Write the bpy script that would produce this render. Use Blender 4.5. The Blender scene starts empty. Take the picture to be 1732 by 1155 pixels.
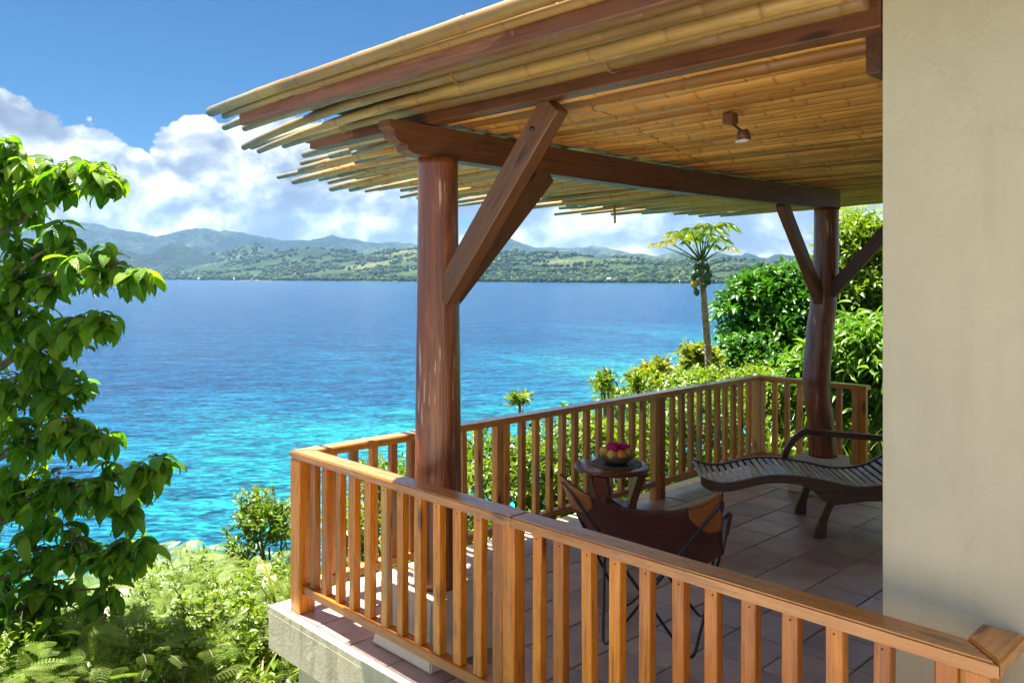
import bpy, bmesh, math, random
import numpy as np
from mathutils import Vector, Matrix, Euler, noise
random.seed(7); rng = np.random.default_rng(7)
S = bpy.context.scene; COL = S.collection
R = math.radians
YAW = R(45.9)
CAM = Vector((4.033, -2.231, 1.8))
FWD = Vector((-.7181, .6959, 0)); RGT = Vector((.6959, .7181, 0))
SEA = -14.0

# ------------------------------------------------------------------ camera, light, exposure
cd = bpy.data.cameras.new('camera'); cam = bpy.data.objects.new('camera', cd); COL.objects.link(cam)
cam.location = CAM; cam.rotation_euler = (R(90), 0, YAW)
cd.sensor_width = 36; cd.lens = 28.88; cd.shift_y = -.0632; cd.clip_start = .05; cd.clip_end = 60000
S.camera = cam
SUN = Vector((-.32, -.05, .945)).normalized()
sl = bpy.data.lights.new('sun', 'SUN'); sl.energy = 3.7; sl.angle = R(.53); sl.color = (1, .95, .87)
so = bpy.data.objects.new('sun', sl); COL.objects.link(so); so.rotation_euler = SUN.to_track_quat('Z', 'Y').to_euler()
S.view_settings.view_transform = 'Standard'; S.view_settings.look = 'None'
S.view_settings.gamma = 1; S.view_settings.use_curve_mapping = False
S.view_settings.exposure = 2.62
S.cycles.max_bounces = 10; S.cycles.diffuse_bounces = 8; S.cycles.transparent_max_bounces = 8
S.cycles.use_denoising = True; S.cycles.sample_clamp_indirect = 6

# ------------------------------------------------------------------ node helper
class NT:
    def __init__(s, nt): s.nt = nt; s.L = nt.links
    def set(s, sock, v):
        if isinstance(v, bpy.types.NodeSocket): s.L.new(v, sock)
        elif v is not None:
            if hasattr(sock.default_value, '__len__') and hasattr(v, '__len__') and len(v) == 3 and len(sock.default_value) == 4: v = (*v, 1)
            sock.default_value = v
    def n(s, typ, ins=None, **kw):
        nd = s.nt.nodes.new(typ)
        for k, v in kw.items(): setattr(nd, k, v)
        for k, v in (ins or {}).items(): s.set(nd.inputs[k], v)
        return nd
    def m(s, op, a, b=None, c=None, clamp=False):
        nd = s.n('ShaderNodeMath', operation=op, use_clamp=clamp)
        s.set(nd.inputs[0], a)
        if b is not None: s.set(nd.inputs[1], b)
        if c is not None: s.set(nd.inputs[2], c)
        return nd.outputs[0]
    def vm(s, op, a, b=None, sc=None):
        nd = s.n('ShaderNodeVectorMath', operation=op); s.set(nd.inputs[0], a)
        if b is not None: s.set(nd.inputs[1], b)
        if sc is not None: s.set(nd.inputs[3], sc)
        return nd.outputs[0]
    def mix(s, f, a, b, bt='MIX'):
        nd = s.n('ShaderNodeMix', data_type='RGBA', blend_type=bt)
        s.set(nd.inputs[0], f); s.set(nd.inputs[6], a); s.set(nd.inputs[7], b); return nd.outputs[2]
    def ramp(s, f, stops, interp='LINEAR'):
        nd = s.n('ShaderNodeValToRGB'); s.set(nd.inputs[0], f); cr = nd.color_ramp; cr.interpolation = interp
        while len(cr.elements) < len(stops): cr.elements.new(.5)
        for e, (p, c) in zip(cr.elements, stops):
            e.position = p; e.color = (*c, 1) if hasattr(c, '__len__') else (c, c, c, 1)
        return nd.outputs[0]
    def mr(s, v, a, b, c=0, d=1, smooth=False):
        nd = s.n('ShaderNodeMapRange', interpolation_type='SMOOTHSTEP' if smooth else 'LINEAR')
        for i, x in enumerate((v, a, b, c, d)): s.set(nd.inputs[i], x)
        return nd.outputs[0]
    def noise(s, vec, scale=5, detail=4, rough=.5, dist=0, col=False):
        nd = s.n('ShaderNodeTexNoise', {'Scale': scale, 'Detail': detail, 'Roughness': rough, 'Distortion': dist})
        if vec is not None: s.set(nd.inputs['Vector'], vec)
        return nd.outputs[1 if col else 0]
    def vor(s, vec, scale, feature='SMOOTH_F1', out=0, rnd=1):
        nd = s.n('ShaderNodeTexVoronoi', {'Scale': scale, 'Randomness': rnd}, feature=feature)
        s.set(nd.inputs['Vector'], vec); return nd.outputs[out]
    def map(s, vec, scale=(1, 1, 1), loc=(0, 0, 0), rot=(0, 0, 0)):
        nd = s.n('ShaderNodeMapping', {'Scale': scale, 'Location': loc, 'Rotation': rot}); s.set(nd.inputs[0], vec); return nd.outputs[0]
    def obj(s): return s.n('ShaderNodeTexCoord').outputs['Object']
    def rnd(s): return s.n('ShaderNodeObjectInfo').outputs['Random']

def mat(name):
    m = bpy.data.materials.new(name); m.use_nodes = True; nt = m.node_tree; nt.nodes.clear()
    t = NT(nt); t.out = t.n('ShaderNodeOutputMaterial'); return m, t
def princ(t, col, rough=.5, bump=None, bs=.3, bd=.01, spec=.5, coat=0, metal=0, trans=None, crough=.1):
    p = t.n('ShaderNodeBsdfPrincipled', {'Base Color': col, 'Roughness': rough, 'Specular IOR Level': spec, 'Coat Weight': coat, 'Metallic': metal, 'Coat Roughness': crough})
    if bump is not None:
        b = t.n('ShaderNodeBump', {'Strength': bs, 'Distance': bd, 'Height': bump}); t.L.new(b.outputs[0], p.inputs['Normal'])
    if trans:
        tr = t.n('ShaderNodeBsdfTranslucent', {'Color': trans[0]})
        mx = t.n('ShaderNodeMixShader', {0: trans[1]}); t.L.new(p.outputs[0], mx.inputs[1]); t.L.new(tr.outputs[0], mx.inputs[2])
        t.L.new(mx.outputs[0], t.out.inputs[0])
    else: t.L.new(p.outputs[0], t.out.inputs[0])
    return p

SKYT = (.030, .079, .123); CLS = .172
# ------------------------------------------------------------------ world: sky with a bank of cumulus
W = bpy.data.worlds.new('World'); S.world = W; W.use_nodes = True; W.cycles.sampling_method = 'MANUAL'; W.cycles.sample_map_resolution = 512; W.node_tree.nodes.clear()
t = NT(W.node_tree)
gen = t.n('ShaderNodeTexCoord').outputs['Generated']
d0 = t.vm('NORMALIZE', gen)
rot = t.n('ShaderNodeVectorRotate', {'Vector': d0, 'Angle': -YAW}, rotation_type='Z_AXIS').outputs[0]
sp = t.n('ShaderNodeSeparateXYZ', {0: rot}); el = sp.outputs[2]
az = t.m('ARCTAN2', sp.outputs[0], sp.outputs[1])
sky = t.n('ShaderNodeTexSky', sky_type='NISHITA', sun_disc=False, sun_elevation=math.asin(SUN.z), sun_rotation=math.atan2(SUN.x, SUN.y), altitude=50, air_density=1.0, dust_density=.3, ozone_density=3.0).outputs[0]
def field(v):
    w = t.vm('ADD', v, t.vm('SCALE', t.vm('SUBTRACT', t.noise(v, 7, 4, .58, col=True), (.5, .5, .5)), sc=.10))
    a = t.m('SUBTRACT', 1, t.m('POWER', t.vor(w, 7, 'F1'), 2)); b = t.m('SUBTRACT', 1, t.m('POWER', t.vor(w, 17, 'F1'), 2)); c = t.m('SUBTRACT', 1, t.vor(w, 42, 'F1'))
    n1 = t.noise(w, 13, 8, .66)
    return t.m('ADD', t.m('ADD', t.m('MULTIPLY', a, .40), t.m('MULTIPLY', b, .20)), t.m('ADD', t.m('MULTIPLY', c, .07), t.m('MULTIPLY', n1, .46)))
pv = t.map(rot, scale=(1, 1, 1.35))
H = field(pv)
H2 = field(t.vm('ADD', pv, (-.010, 0, .026)))
big = t.noise(t.map(rot, scale=(1, 1, .5), loc=(3.1, 0, 0)), 4.2, 2)
top = t.m('ADD', t.mr(az, -.57, -.40, .240, .196), t.m('MULTIPLY', t.m('SUBTRACT', big, .5), .12))
cov = t.m('ADD', t.m('MULTIPLY', t.m('SUBTRACT', top, el), 11), t.m('MULTIPLY', t.m('SUBTRACT', H, .80), 2.6))
mask = t.mr(cov, -.03, .06, smooth=True)
# scattered cumulus added overhead, out of view, for brighter, more neutral fill light
pv3 = t.map(rot, scale=(1, 1, 1.2), loc=(5, 2, 0))
H3 = t.m('ADD', t.m('MULTIPLY', t.noise(pv3, 2.3, 8, .6, .3), .8), t.m('MULTIPLY', t.m('SUBTRACT', 1, t.vor(pv3, 7)), .25))
hic = t.m('MULTIPLY', t.mr(H3, .47, .56, smooth=True), t.mr(el, .36, .48, smooth=True))
lowf = t.noise(t.map(rot, scale=(1, 1, 2.4)), 5.5, 5, .55, .4)
shade = t.m('ADD', t.m('MULTIPLY', t.m('SUBTRACT', H, H2), 4.6), t.m('MULTIPLY', t.m('SUBTRACT', lowf, .5), 2.0))
shade = t.m('ADD', shade, t.mr(t.m('SUBTRACT', top, el), 0, .14, .86, .60))
ccol = t.ramp(t.m('MULTIPLY', shade, .8), [(.0, (.27, .31, .40)), (.3, (.38, .43, .52)), (.58, (.66, .71, .78)), (.78, (1.0, 1.0, 1.0)), (1, (1.22, 1.18, 1.12))])
b1 = t.n('ShaderNodeBackground', {'Color': t.mix(1, sky, SKYT, 'MULTIPLY'), 'Strength': .12})
b2 = t.n('ShaderNodeBackground', {'Color': ccol, 'Strength': CLS})
mx = t.n('ShaderNodeMixShader', {0: t.m('MAXIMUM', mask, hic, clamp=True)})
t.L.new(b1.outputs[0], mx.inputs[1]); t.L.new(b2.outputs[0], mx.inputs[2])
wo = t.n('ShaderNodeOutputWorld'); t.L.new(mx.outputs[0], wo.inputs[0])

# ------------------------------------------------------------------ object helpers
def tag(o, label=None, cat=None, group=None, kind=None):
    if label: o['label'] = label
    if cat: o['category'] = cat
    if group: o['group'] = group
    if kind: o['kind'] = kind
    return o
def link(name, me, m=None, parent=None, loc=None, rot=None):
    o = bpy.data.objects.new(name, me); COL.objects.link(o)
    if m and me and not me.materials: me.materials.append(m)
    if parent: o.parent = parent
    if loc is not None: o.location = loc
    if rot is not None: o.rotation_euler = rot
    return o
def thing(name, label, cat, loc=(0, 0, 0), rz=0, group=None):
    o = bpy.data.objects.new(name, None); COL.objects.link(o); o.location = loc; o.rotation_euler = (0, 0, rz); o.empty_display_size = .1
    return tag(o, label, cat, group)
def rawmesh(name, v, f, smooth=False, uv=None, col=None):
    me = bpy.data.meshes.new(name); v = np.asarray(v, float); f = np.asarray(f)
    if f.dtype == object: me.from_pydata([tuple(p) for p in v], [], [list(q) for q in f])
    else:
        n, k = f.shape
        me.vertices.add(len(v)); me.vertices.foreach_set('co', v.ravel())
        me.loops.add(n * k); me.loops.foreach_set('vertex_index', f.ravel().astype(np.int32))
        me.polygons.add(n); me.polygons.foreach_set('loop_start', np.arange(0, n * k, k, dtype=np.int32))
        try: me.polygons.foreach_set('loop_total', np.full(n, k, dtype=np.int32))
        except Exception: pass
    me.update(calc_edges=True)
    if smooth: me.polygons.foreach_set('use_smooth', [True] * len(me.polygons))
    if uv is not None:
        l = me.uv_layers.new(name='UVMap'); li = np.zeros(len(me.loops), dtype=np.int32); me.loops.foreach_get('vertex_index', li)
        l.data.foreach_set('uv', np.asarray(uv, float)[li].ravel())
    if col is not None:
        a = me.attributes.new('tint', 'FLOAT', 'POINT'); a.data.foreach_set('value', np.asarray(col, float))
    return me
_bc = {}
def box(sx, sy, sz, bev=.004, jit=0):
    key = (round(sx, 4), round(sy, 4), round(sz, 4), bev, jit and random.random())
    if key in _bc: return _bc[key]
    bm = bmesh.new(); bmesh.ops.create_cube(bm, size=1); bmesh.ops.scale(bm, vec=(sx, sy, sz), verts=bm.verts)
    if bev: bmesh.ops.bevel(bm, geom=bm.edges[:], offset=bev, segments=1, affect='EDGES')
    me = bpy.data.meshes.new('box'); bm.to_mesh(me); bm.free(); _bc[key] = me; return me
def barbox(name, a, b, w, h, m, parent, bev=.004, roll=0):
    """a bar from a to b; local X along it (grain), width w across, height h"""
    a, b = Vector(a), Vector(b); d = b - a
    me = box(d.length, w, h, bev)
    if me.materials and me.materials[0] != m: me = me.copy(); me.materials.clear()
    o = link(name, me, m, parent, (a + b) / 2)
    z = Vector((0, 0, 1)) if abs(d.normalized().z) < .99 else Vector((0, 1, 0))
    x = d.normalized(); y = z.cross(x).normalized(); z2 = x.cross(y)
    M = Matrix((x, y, z2)).transposed().to_4x4() @ Matrix.Rotation(roll, 4, 'X')
    o.rotation_euler = M.to_euler(); return o
def tube(pts, rad, seg=8, cap=True):
    """verts, quads of a tube along pts"""
    pts = [Vector(p) for p in pts]; n = len(pts); rad = rad if hasattr(rad, '__len__') else [rad] * n
    V = []; F = []
    tg = (pts[1] - pts[0]).normalized(); up = Vector((0, 0, 1)) if abs(tg.z) < .9 else Vector((1, 0, 0))
    u = tg.cross(up).normalized()
    for i, p in enumerate(pts):
        tg = (pts[min(i + 1, n - 1)] - pts[max(i - 1, 0)]).normalized()
        u = (u - tg * u.dot(tg)).normalized(); w = tg.cross(u)
        for j in range(seg):
            a = 2 * math.pi * j / seg; V.append(p + (u * math.cos(a) + w * math.sin(a)) * rad[i])
    for i in range(n - 1):
        for j in range(seg): F.append((i * seg + j, i * seg + (j + 1) % seg, (i + 1) * seg + (j + 1) % seg, (i + 1) * seg + j))
    if cap:
        for i, p in ((0, pts[0]), (n - 1, pts[-1])):
            c = len(V); V.append(p)
            for j in range(seg):
                q = (i * seg + (j + 1) % seg, i * seg + j) if i == 0 else (i * seg + j, i * seg + (j + 1) % seg)
                F.append((c, q[0], q[1], q[1]) if False else (c, *q))
    return V, F
class MB:
    def __init__(s): s.v = []; s.f = []; s.a = []
    def add(s, V, F, a=0):
        o = len(s.v); s.v += [tuple(p) for p in V]; s.f += [tuple(i + o for i in q) for q in F]
        s.a += list(a) if hasattr(a, '__len__') else [a] * len(V); return s
    def tube(s, pts, rad, seg=8, a=0): return s.add(*tube(pts, rad, seg), a)
    def build(s, name, m, parent=None, smooth=True, loc=None, rot=None, attr=False):
        me = bpy.data.meshes.new(name); me.from_pydata(s.v, [], s.f); me.update()
        if smooth: me.polygons.foreach_set('use_smooth', [True] * len(me.polygons))
        if attr:
            at_ = me.attributes.new('tint', 'FLOAT', 'POINT'); at_.data.foreach_set('value', s.a)
        return link(name, me, m, parent, loc, rot)
def smooth_angle(o, ang=35):
    me = o.data; me.polygons.foreach_set('use_smooth', [True] * len(me.polygons))
    try: me.set_sharp_from_angle(angle=R(ang))
    except Exception: pass
def lathe(prof, seg=24):
    V = []; F = []; n = len(prof)
    for r, z in prof:
        for j in range(seg):
            a = 2 * math.pi * j / seg; V.append((r * math.cos(a), r * math.sin(a), z))
    for i in range(n - 1):
        for j in range(seg): F.append((i * seg + j, i * seg + (j + 1) % seg, (i + 1) * seg + (j + 1) % seg, (i + 1) * seg + j))
    F.append(tuple(reversed(range(seg)))); F.append(tuple(range((n - 1) * seg, n * seg))); return V, F
def at(px, py, Z):
    """a point Z metres in front of the viewpoint"""
    k = (px - 866) / 1389; p = CAM + RGT * (k * Z) + FWD * Z; p.z = CAM.z + (468 - py) * Z / 1389; return p
def fbm(p, o=4, s=1.0): return noise.fractal(Vector(p) * s, 1.0, 2.0, o)

# ------------------------------------------------------------------ materials
def wood(name, c1, c2, rough=.35, coat=.3, gray=0, scale=1.0, dark=(.05, .02, .01), bs=.25):
    m, t = mat(name); o = t.obj(); rn = t.rnd()
    off = t.n('ShaderNodeCombineXYZ', {0: t.m('MULTIPLY', rn, 37.0), 1: t.m('MULTIPLY', rn, 91.0)}).outputs[0]
    v = t.vm('ADD', t.map(o, scale=(1.4 * scale, 22 * scale, 22 * scale)), off)
    g = t.noise(v, 1.6, 6, .62, 1.2); g2 = t.noise(v, 6, 4, .7)
    fig = t.noise(t.vm('ADD', t.map(o, scale=(2.5, 6, 6)), off), 2.0, 3, .5, 2.0)
    c = t.ramp(t.m('ADD', t.m('MULTIPLY', g, .65), t.m('MULTIPLY', fig, .35)), [(.3, c1), (.7, c2)])
    c = t.mix(t.mr(g2, .54, .72, 0, .6), c, dark); c = t.mix(t.mr(t.noise(t.vm('ADD', t.map(o, scale=(3 * scale, 70 * scale, 70 * scale)), off), 1.0, 3, .6), .55, .68, 0, .5), c, dark)
    c = t.mix(1, c, t.ramp(t.m('FRACT', t.m('MULTIPLY', rn, 13.7)), [(0, (.60, .54, .48)), (.3, (.85, .80, .74)), (.6, 1.0), (1, (1.22, 1.26, 1.3))]), 'MULTIPLY')
    kn = t.vor(t.vm('ADD', t.map(o, scale=(2.2, 9, 9)), off), 1.0, 'F1')
    c = t.mix(t.mr(kn, .07, .17, .9, 0), c, dark)
    if gray:
        gm = t.mr(t.noise(t.vm('ADD', t.map(o, scale=(1.5, 5, 5)), off), 1.2, 5, .65), .62 - gray * .25, .74 - gray * .25)
        gm = t.m('MULTIPLY', gm, t.mr(t.m('FRACT', t.m('MULTIPLY', rn, 7.3)), .0, .7, .15, 1.0))
        c = t.mix(gm, c, t.mix(g, (.19, .155, .12), (.46, .41, .34)))
    princ(t, c, t.mr(g2, .3, .7, rough - .08, rough + .15), t.m('ADD', g, t.m('MULTIPLY', g2, .5)), bs, .004, .5, coat, crough=.18)
    return m
M = {}
M['rail'] = wood('varnished_wood', (.52, .122, .006), (.80, .295, .020), .34, .30, 0, dark=(.12, .04, .01))
M['rail_old'] = wood('weathered_wood', (.64, .24, .042), (.86, .43, .11), .45, .12, .40, dark=(.10, .035, .012))
M['cap'] = wood('cap_wood', (.52, .16, .022), (.72, .32, .065), .25, .55, .12, dark=(.14, .05, .015))
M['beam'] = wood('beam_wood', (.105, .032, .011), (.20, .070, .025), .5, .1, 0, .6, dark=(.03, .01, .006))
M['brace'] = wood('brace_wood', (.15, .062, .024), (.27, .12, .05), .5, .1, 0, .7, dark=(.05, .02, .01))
M['table'] = wood('table_wood', (.13, .035, .015), (.25, .075, .03), .28, .5, 0, dark=(.04, .012, .008))
M['lounger'] = wood('lounger_wood', (.10, .048, .030), (.19, .105, .068), .40, .25, 0, dark=(.02, .012, .01))
M['slat'] = wood('slat_wood', (.34, .28, .235), (.52, .45, .39), .36, .35, .2, dark=(.04, .03, .025))

def post_mat():
    m, t = mat('post_bark'); o = t.obj()
    v = t.map(o, scale=(14, 14, 1.1)); g = t.noise(v, 1.4, 6, .6, .8); g2 = t.noise(t.map(o, scale=(60, 60, 3)), 1, 4, .65)
    c = t.ramp(g, [(.28, (.10, .022, .008)), (.5, (.25, .062, .016)), (.72, (.42, .135, .035))])
    z = t.n('ShaderNodeSeparateXYZ', {0: o}).outputs[2]
    sc = t.m('MULTIPLY', t.mr(g2, .56, .62), t.mr(t.noise(t.map(o, scale=(6, 6, 1.6), loc=(2, 0, 0)), 1.7, 3), .55, .62))
    c = t.mix(t.m('MULTIPLY', sc, .75), c, (.62, .42, .26))
    cr = t.mr(t.noise(t.map(o, scale=(26, 26, .8), loc=(7, 3, 0)), 1, 4, .55), .58, .63)
    c = t.mix(t.m('MULTIPLY', cr, .6), c, (.035, .010, .006))
    princ(t, c, t.mr(g, .3, .7, .25, .42), t.m('ADD', g, t.m('MULTIPLY', g2, .6)), .6, .02, .5, .45, crough=.22); return m
M['post'] = post_mat()
def bamboo_mat(name, c0, c1, c2):
    m, t = mat(name); o = t.obj(); rn = t.rnd()
    a = t.n('ShaderNodeAttribute', attribute_name='tint').outputs['Fac']
    off = t.n('ShaderNodeCombineXYZ', {0: t.m('MULTIPLY', rn, 53.0)}).outputs[0]
    v = t.vm('ADD', t.map(o, scale=(.8, 30, 30)), off)
    g = t.noise(v, 1.5, 5, .6); b = t.noise(t.vm('ADD', t.map(o, scale=(1.3, 6, 6)), off), 1.5, 3)
    c = t.ramp(t.m('ADD', t.m('MULTIPLY', g, .5), t.m('MULTIPLY', b, .5)), [(.3, c0), (.52, c1), (.72, c2)])
    c = t.mix(1, c, t.ramp(t.m('FRACT', t.m('MULTIPLY', rn, 9.1)), [(0, (.42, .34, .27)), (.25, (.72, .63, .54)), (.6, (1, .95, .90)), (1, (1.2, 1.14, 1.06))]), 'MULTIPLY')
    age = t.n('ShaderNodeAttribute', attribute_name='age').outputs['Fac']
    old = t.m('ADD', age, t.m('MULTIPLY', t.m('SUBTRACT', b, .5), .8))
    c = t.mix(t.mr(old, .15, .45, 0, .6), c, t.mix(b, (.24, .175, .05), (.42, .34, .13)))   # greener outside the beam
    c = t.mix(t.mr(old, .55, .95, 0, .9), c, t.mix(g, (.06, .065, .05), (.25, .25, .20)))  # grey weathered tips
    st_ = t.noise(t.vm('ADD', t.map(o, scale=(2.2, 10, 10)), off), 2.2, 5, .7); c = t.mix(t.mr(st_, .55, .75, 0, .65), c, (.13, .075, .03))
    c = t.mix(t.mr(a, .2, .9, 0, .45), c, (.16, .075, .025))
    fl = t.vor(t.vm('ADD', t.map(o, scale=(9, 40, 40)), off), 1, 'F1'); c = t.mix(t.mr(fl, .06, .12, .5, 0), c, (.12, .06, .025))
    princ(t, c, .42, g, .2, .004, .5, .12); return m
M['bamboo'] = bamboo_mat('bamboo', (.40, .165, .03), (.64, .32, .075), (.74, .43, .125))
M['bamboo_front'] = bamboo_mat('weathered_bamboo', (.17, .095, .028), (.33, .205, .06), (.45, .325, .13))
def simple(name, c1, c2, sc=8, rough=.6, bs=.2, bd=.005, spec=.5, coat=0, metal=0, mapsc=(1, 1, 1), rvar=0):
    m, t = mat(name); o = t.map(t.obj(), scale=mapsc); g = t.noise(o, sc, 6, .6)
    c = t.mix(t.mr(g, .3, .7), c1, c2)
    if rvar: c = t.mix(1, c, t.ramp(t.rnd(), [(0, 1 - rvar), (1, 1 + rvar)]), 'MULTIPLY')
    princ(t, c, rough, g, bs, bd, spec, coat, metal); return m
def plaster(name, base, stain, amt):
    m, t = mat(name); o = t.obj(); g = t.noise(o, 1.1, 5, .6); f = t.noise(o, 60, 4, .6)
    v = t.noise(t.map(o, scale=(9, 9, .9)), 1.4, 5, .6)
    c = t.mix(t.mr(g, .3, .75), base, tuple(x * .86 for x in base))
    c = t.mix(t.m('MULTIPLY', t.mr(v, .52, .72), amt), c, stain)
    sp_ = t.vor(o, 40, 'F1'); c = t.mix(t.mr(sp_, .04, .07, .25 * amt, 0), c, stain)
    tr_ = t.noise(t.map(o, scale=(1, 1, .6)), 7, 4, .6, 1.5)
    c = t.mix(t.mr(tr_, .35, .7, 0, .16), c, stain)
    hc = t.mr(t.vor(t.vm('ADD', o, t.vm('SCALE', t.noise(o, 3, 4, .6, col=True), sc=.5)), .9, 'DISTANCE_TO_EDGE'), 0, .004, .2, 0); c = t.mix(hc, c, stain)
    princ(t, c, .8, t.m('ADD', f, t.m('MULTIPLY', tr_, 3)), .14, .008, .3); return m
M['wall'] = plaster('cream_plaster', (.56, .495, .36), (.34, .28, .19), .18)
M['slab'] = plaster('slab_plaster', (.88, .76, .50), (.34, .25, .13), .6)
M['plinth'] = plaster('plinth_paint', (.72, .67, .55), (.40, .32, .22), .25)
M['grout'] = simple('grout', (.15, .115, .09), (.27, .22, .18), 20, .85)
def tile_mat():
    m, t = mat('terracotta_tile'); rn = t.rnd(); off = t.n('ShaderNodeCombineXYZ', {0: t.m('MULTIPLY', rn, 31), 1: t.m('MULTIPLY', rn, 17)}).outputs[0]
    o = t.vm('ADD', t.obj(), off); g = t.noise(o, 5, 5, .6); f = t.noise(o, 28, 5, .65)
    c = t.ramp(t.m('ADD', t.m('MULTIPLY', g, .7), t.m('MULTIPLY', f, .3)), [(.32, (.29, .18, .145)), (.5, (.43, .295, .25)), (.7, (.54, .40, .35))])
    c = t.mix(1, c, t.ramp(t.m('FRACT', t.m('MULTIPLY', rn, 5.3)), [(0, (.72, .72, .76)), (1, (1.18, 1.1, 1.08))]), 'MULTIPLY')
    princ(t, c, t.mr(f, .3, .7, .30, .52), t.m('ADD', g, t.m('MULTIPLY', f, .4)), .25, .006, .6, .30, crough=.32); return m
M['tile'] = tile_mat()
def leather():
    m, t = mat('leather'); o = t.obj(); g = t.noise(o, 5, 5, .6, 1.0); f = t.vor(o, 160, 'F1')
    c = t.ramp(g, [(.3, (.050, .013, .011)), (.55, (.085, .024, .018)), (.75, (.125, .038, .026))])
    princ(t, c, .42, t.m('ADD', g, t.m('MULTIPLY', f, .3)), .3, .004, .5, .08); return m
M['leather'] = leather()
M['leather_light'] = simple('tan_leather', (.24, .075, .020), (.40, .14, .035), 7, .45, .3)
M['iron'] = simple('black_iron', (.012, .014, .018), (.035, .04, .05), 20, .35, .1, metal=.3, coat=.3)
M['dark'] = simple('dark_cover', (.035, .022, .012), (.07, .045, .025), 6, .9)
M['wire'] = simple('lashing_wire', (.22, .11, .04), (.34, .18, .07), 9, .7)
M['white'] = simple('white_lamp', (.7, .7, .68), (.8, .8, .78), 6, .35)
M['stitch'] = simple('stitch', (.03, .014, .01), (.05, .025, .02), 9, .6)

# ------------------------------------------------------------------ THE SETTING: terrain, sea, far shore
def ground_h(x, y):
    u = -x - .9
    s = max(0, u); h = -.42 - .60 * s + .3 * min(s, 1.0)
    fr = min(1, max(0, (1.3 - y) / 1.8)); h -= fr * 1.75              # lower in front of the slab
    if y > 5.2: h -= -.02 * (y - 5.2)
    if x > -.9 and y > 5.3: h += .02 * min(8, x + .9)
    h += .18 * fbm((x, y, 3), 4, .35) * min(1, .3 + s * .3)
    if -.6 < x < 7 and -.6 < y < 5.3: h = min(h, -.42 - 1.75 * fr)
    return max(h, SEA - 6)
gx = np.concatenate([np.linspace(-90, -20, 29), np.linspace(-19, 12, 94), np.linspace(14, 60, 15)])
gy = np.concatenate([np.linspace(-60, -12, 17), np.linspace(-11, 25, 109), np.linspace(28, 90, 21)])
V = [(x, y, ground_h(x, y)) for y in gy for x in gx]; nx = len(gx)
F = [(j * nx + i, j * nx + i + 1, (j + 1) * nx + i + 1, (j + 1) * nx + i) for j in range(len(gy) - 1) for i in range(nx - 1)]
m, t = mat('hillside_soil'); o = t.obj(); g = t.noise(o, .9, 6, .6); f = t.noise(o, 14, 5, .7)
princ(t, t.ramp(t.m('ADD', t.m('MULTIPLY', g, .5), t.m('MULTIPLY', f, .5)), [(.3, (.012, .022, .006)), (.5, (.028, .050, .010)), (.7, (.06, .085, .02))]), .9, f, .8, .06)
tag(link('hillside_ground', rawmesh('hillside_ground', V, F, True), m), 'grassy slope falling from the deck to the sea', kind='structure')

def water_mat():
    m, t = mat('sea_water'); o = t.obj(); s = t.n('ShaderNodeSeparateXYZ', {0: o})
    # distance offshore along the axis facing away from the hillside
    q = t.map(o, scale=(1, 1, 1), rot=(0, 0, R(0)))
    off = t.m('ADD', t.m('MULTIPLY', s.outputs[0], -.93), t.m('MULTIPLY', s.outputs[1], -.21))
    n1 = t.noise(t.map(o, scale=(.010, .022, 1), rot=(0, 0, R(-20))), 1, 5, .55, .6); n2 = t.noise(t.map(o, scale=(.04, .09, 1), rot=(0, 0, R(-25))), 1, 4, .6)
    dd = t.m('ADD', off, t.m('ADD', t.m('MULTIPLY', t.m('SUBTRACT', n1, .5), 150), t.m('MULTIPLY', t.m('SUBTRACT', n2, .5), 60)))
    c = t.ramp(t.mr(dd, 2, 268), [(0, (.024, .30, .30)), (.09, (.008, .21, .25)), (.17, (.003, .135, .205)), (.26, (.0015, .078, .175)), (.42, (.001, .047, .135)), (1, (.0012, .045, .128))])
    w = t.map(o, rot=(0, 0, R(-50)))
    def ws(a, b, d, dist=0): return t.noise(t.map(w, scale=(a, b, 1)), 1, d, .55, dist)
    h = t.m('ADD', t.m('MULTIPLY', ws(.13, .32, 3, .5), 1.5), t.m('ADD', t.m('MULTIPLY', ws(.55, 1.5, 4, .6), .55), t.m('MULTIPLY', ws(2.0, 4.6, 3, .3), .14)))
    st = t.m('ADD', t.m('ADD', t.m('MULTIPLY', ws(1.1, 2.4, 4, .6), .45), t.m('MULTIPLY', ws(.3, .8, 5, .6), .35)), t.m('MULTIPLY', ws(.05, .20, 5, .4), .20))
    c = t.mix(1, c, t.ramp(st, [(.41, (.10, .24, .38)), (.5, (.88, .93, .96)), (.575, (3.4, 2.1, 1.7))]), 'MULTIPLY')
    p = princ(t, c, .16, h, 1.0, 2.2, .14); p.inputs['IOR'].default_value = 1.33; return m
sv = []; sf = []; N = 96
rr = [0, 60, 200, 600, 2000, 5000, 9300]
for r_ in rr[1:]:
    for j in range(N): sv.append((CAM.x + r_ * math.cos(2 * math.pi * j / N), CAM.y + r_ * math.sin(2 * math.pi * j / N), SEA))
sv.append((CAM.x, CAM.y, SEA)); c0 = len(sv) - 1
ff = [(c0, j, (j + 1) % N) for j in range(N)]
for i in range(len(rr) - 2):
    for j in range(N): ff.append((i * N + j, (i + 1) * N + j, (i + 1) * N + (j + 1) % N, i * N + (j + 1) % N))
me = bpy.data.meshes.new('sea'); me.from_pydata(sv, [], ff)
tag(link('sea', me, water_mat()), 'rippled sea turning from turquoise near the shore to deep blue', kind='structure')

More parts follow.
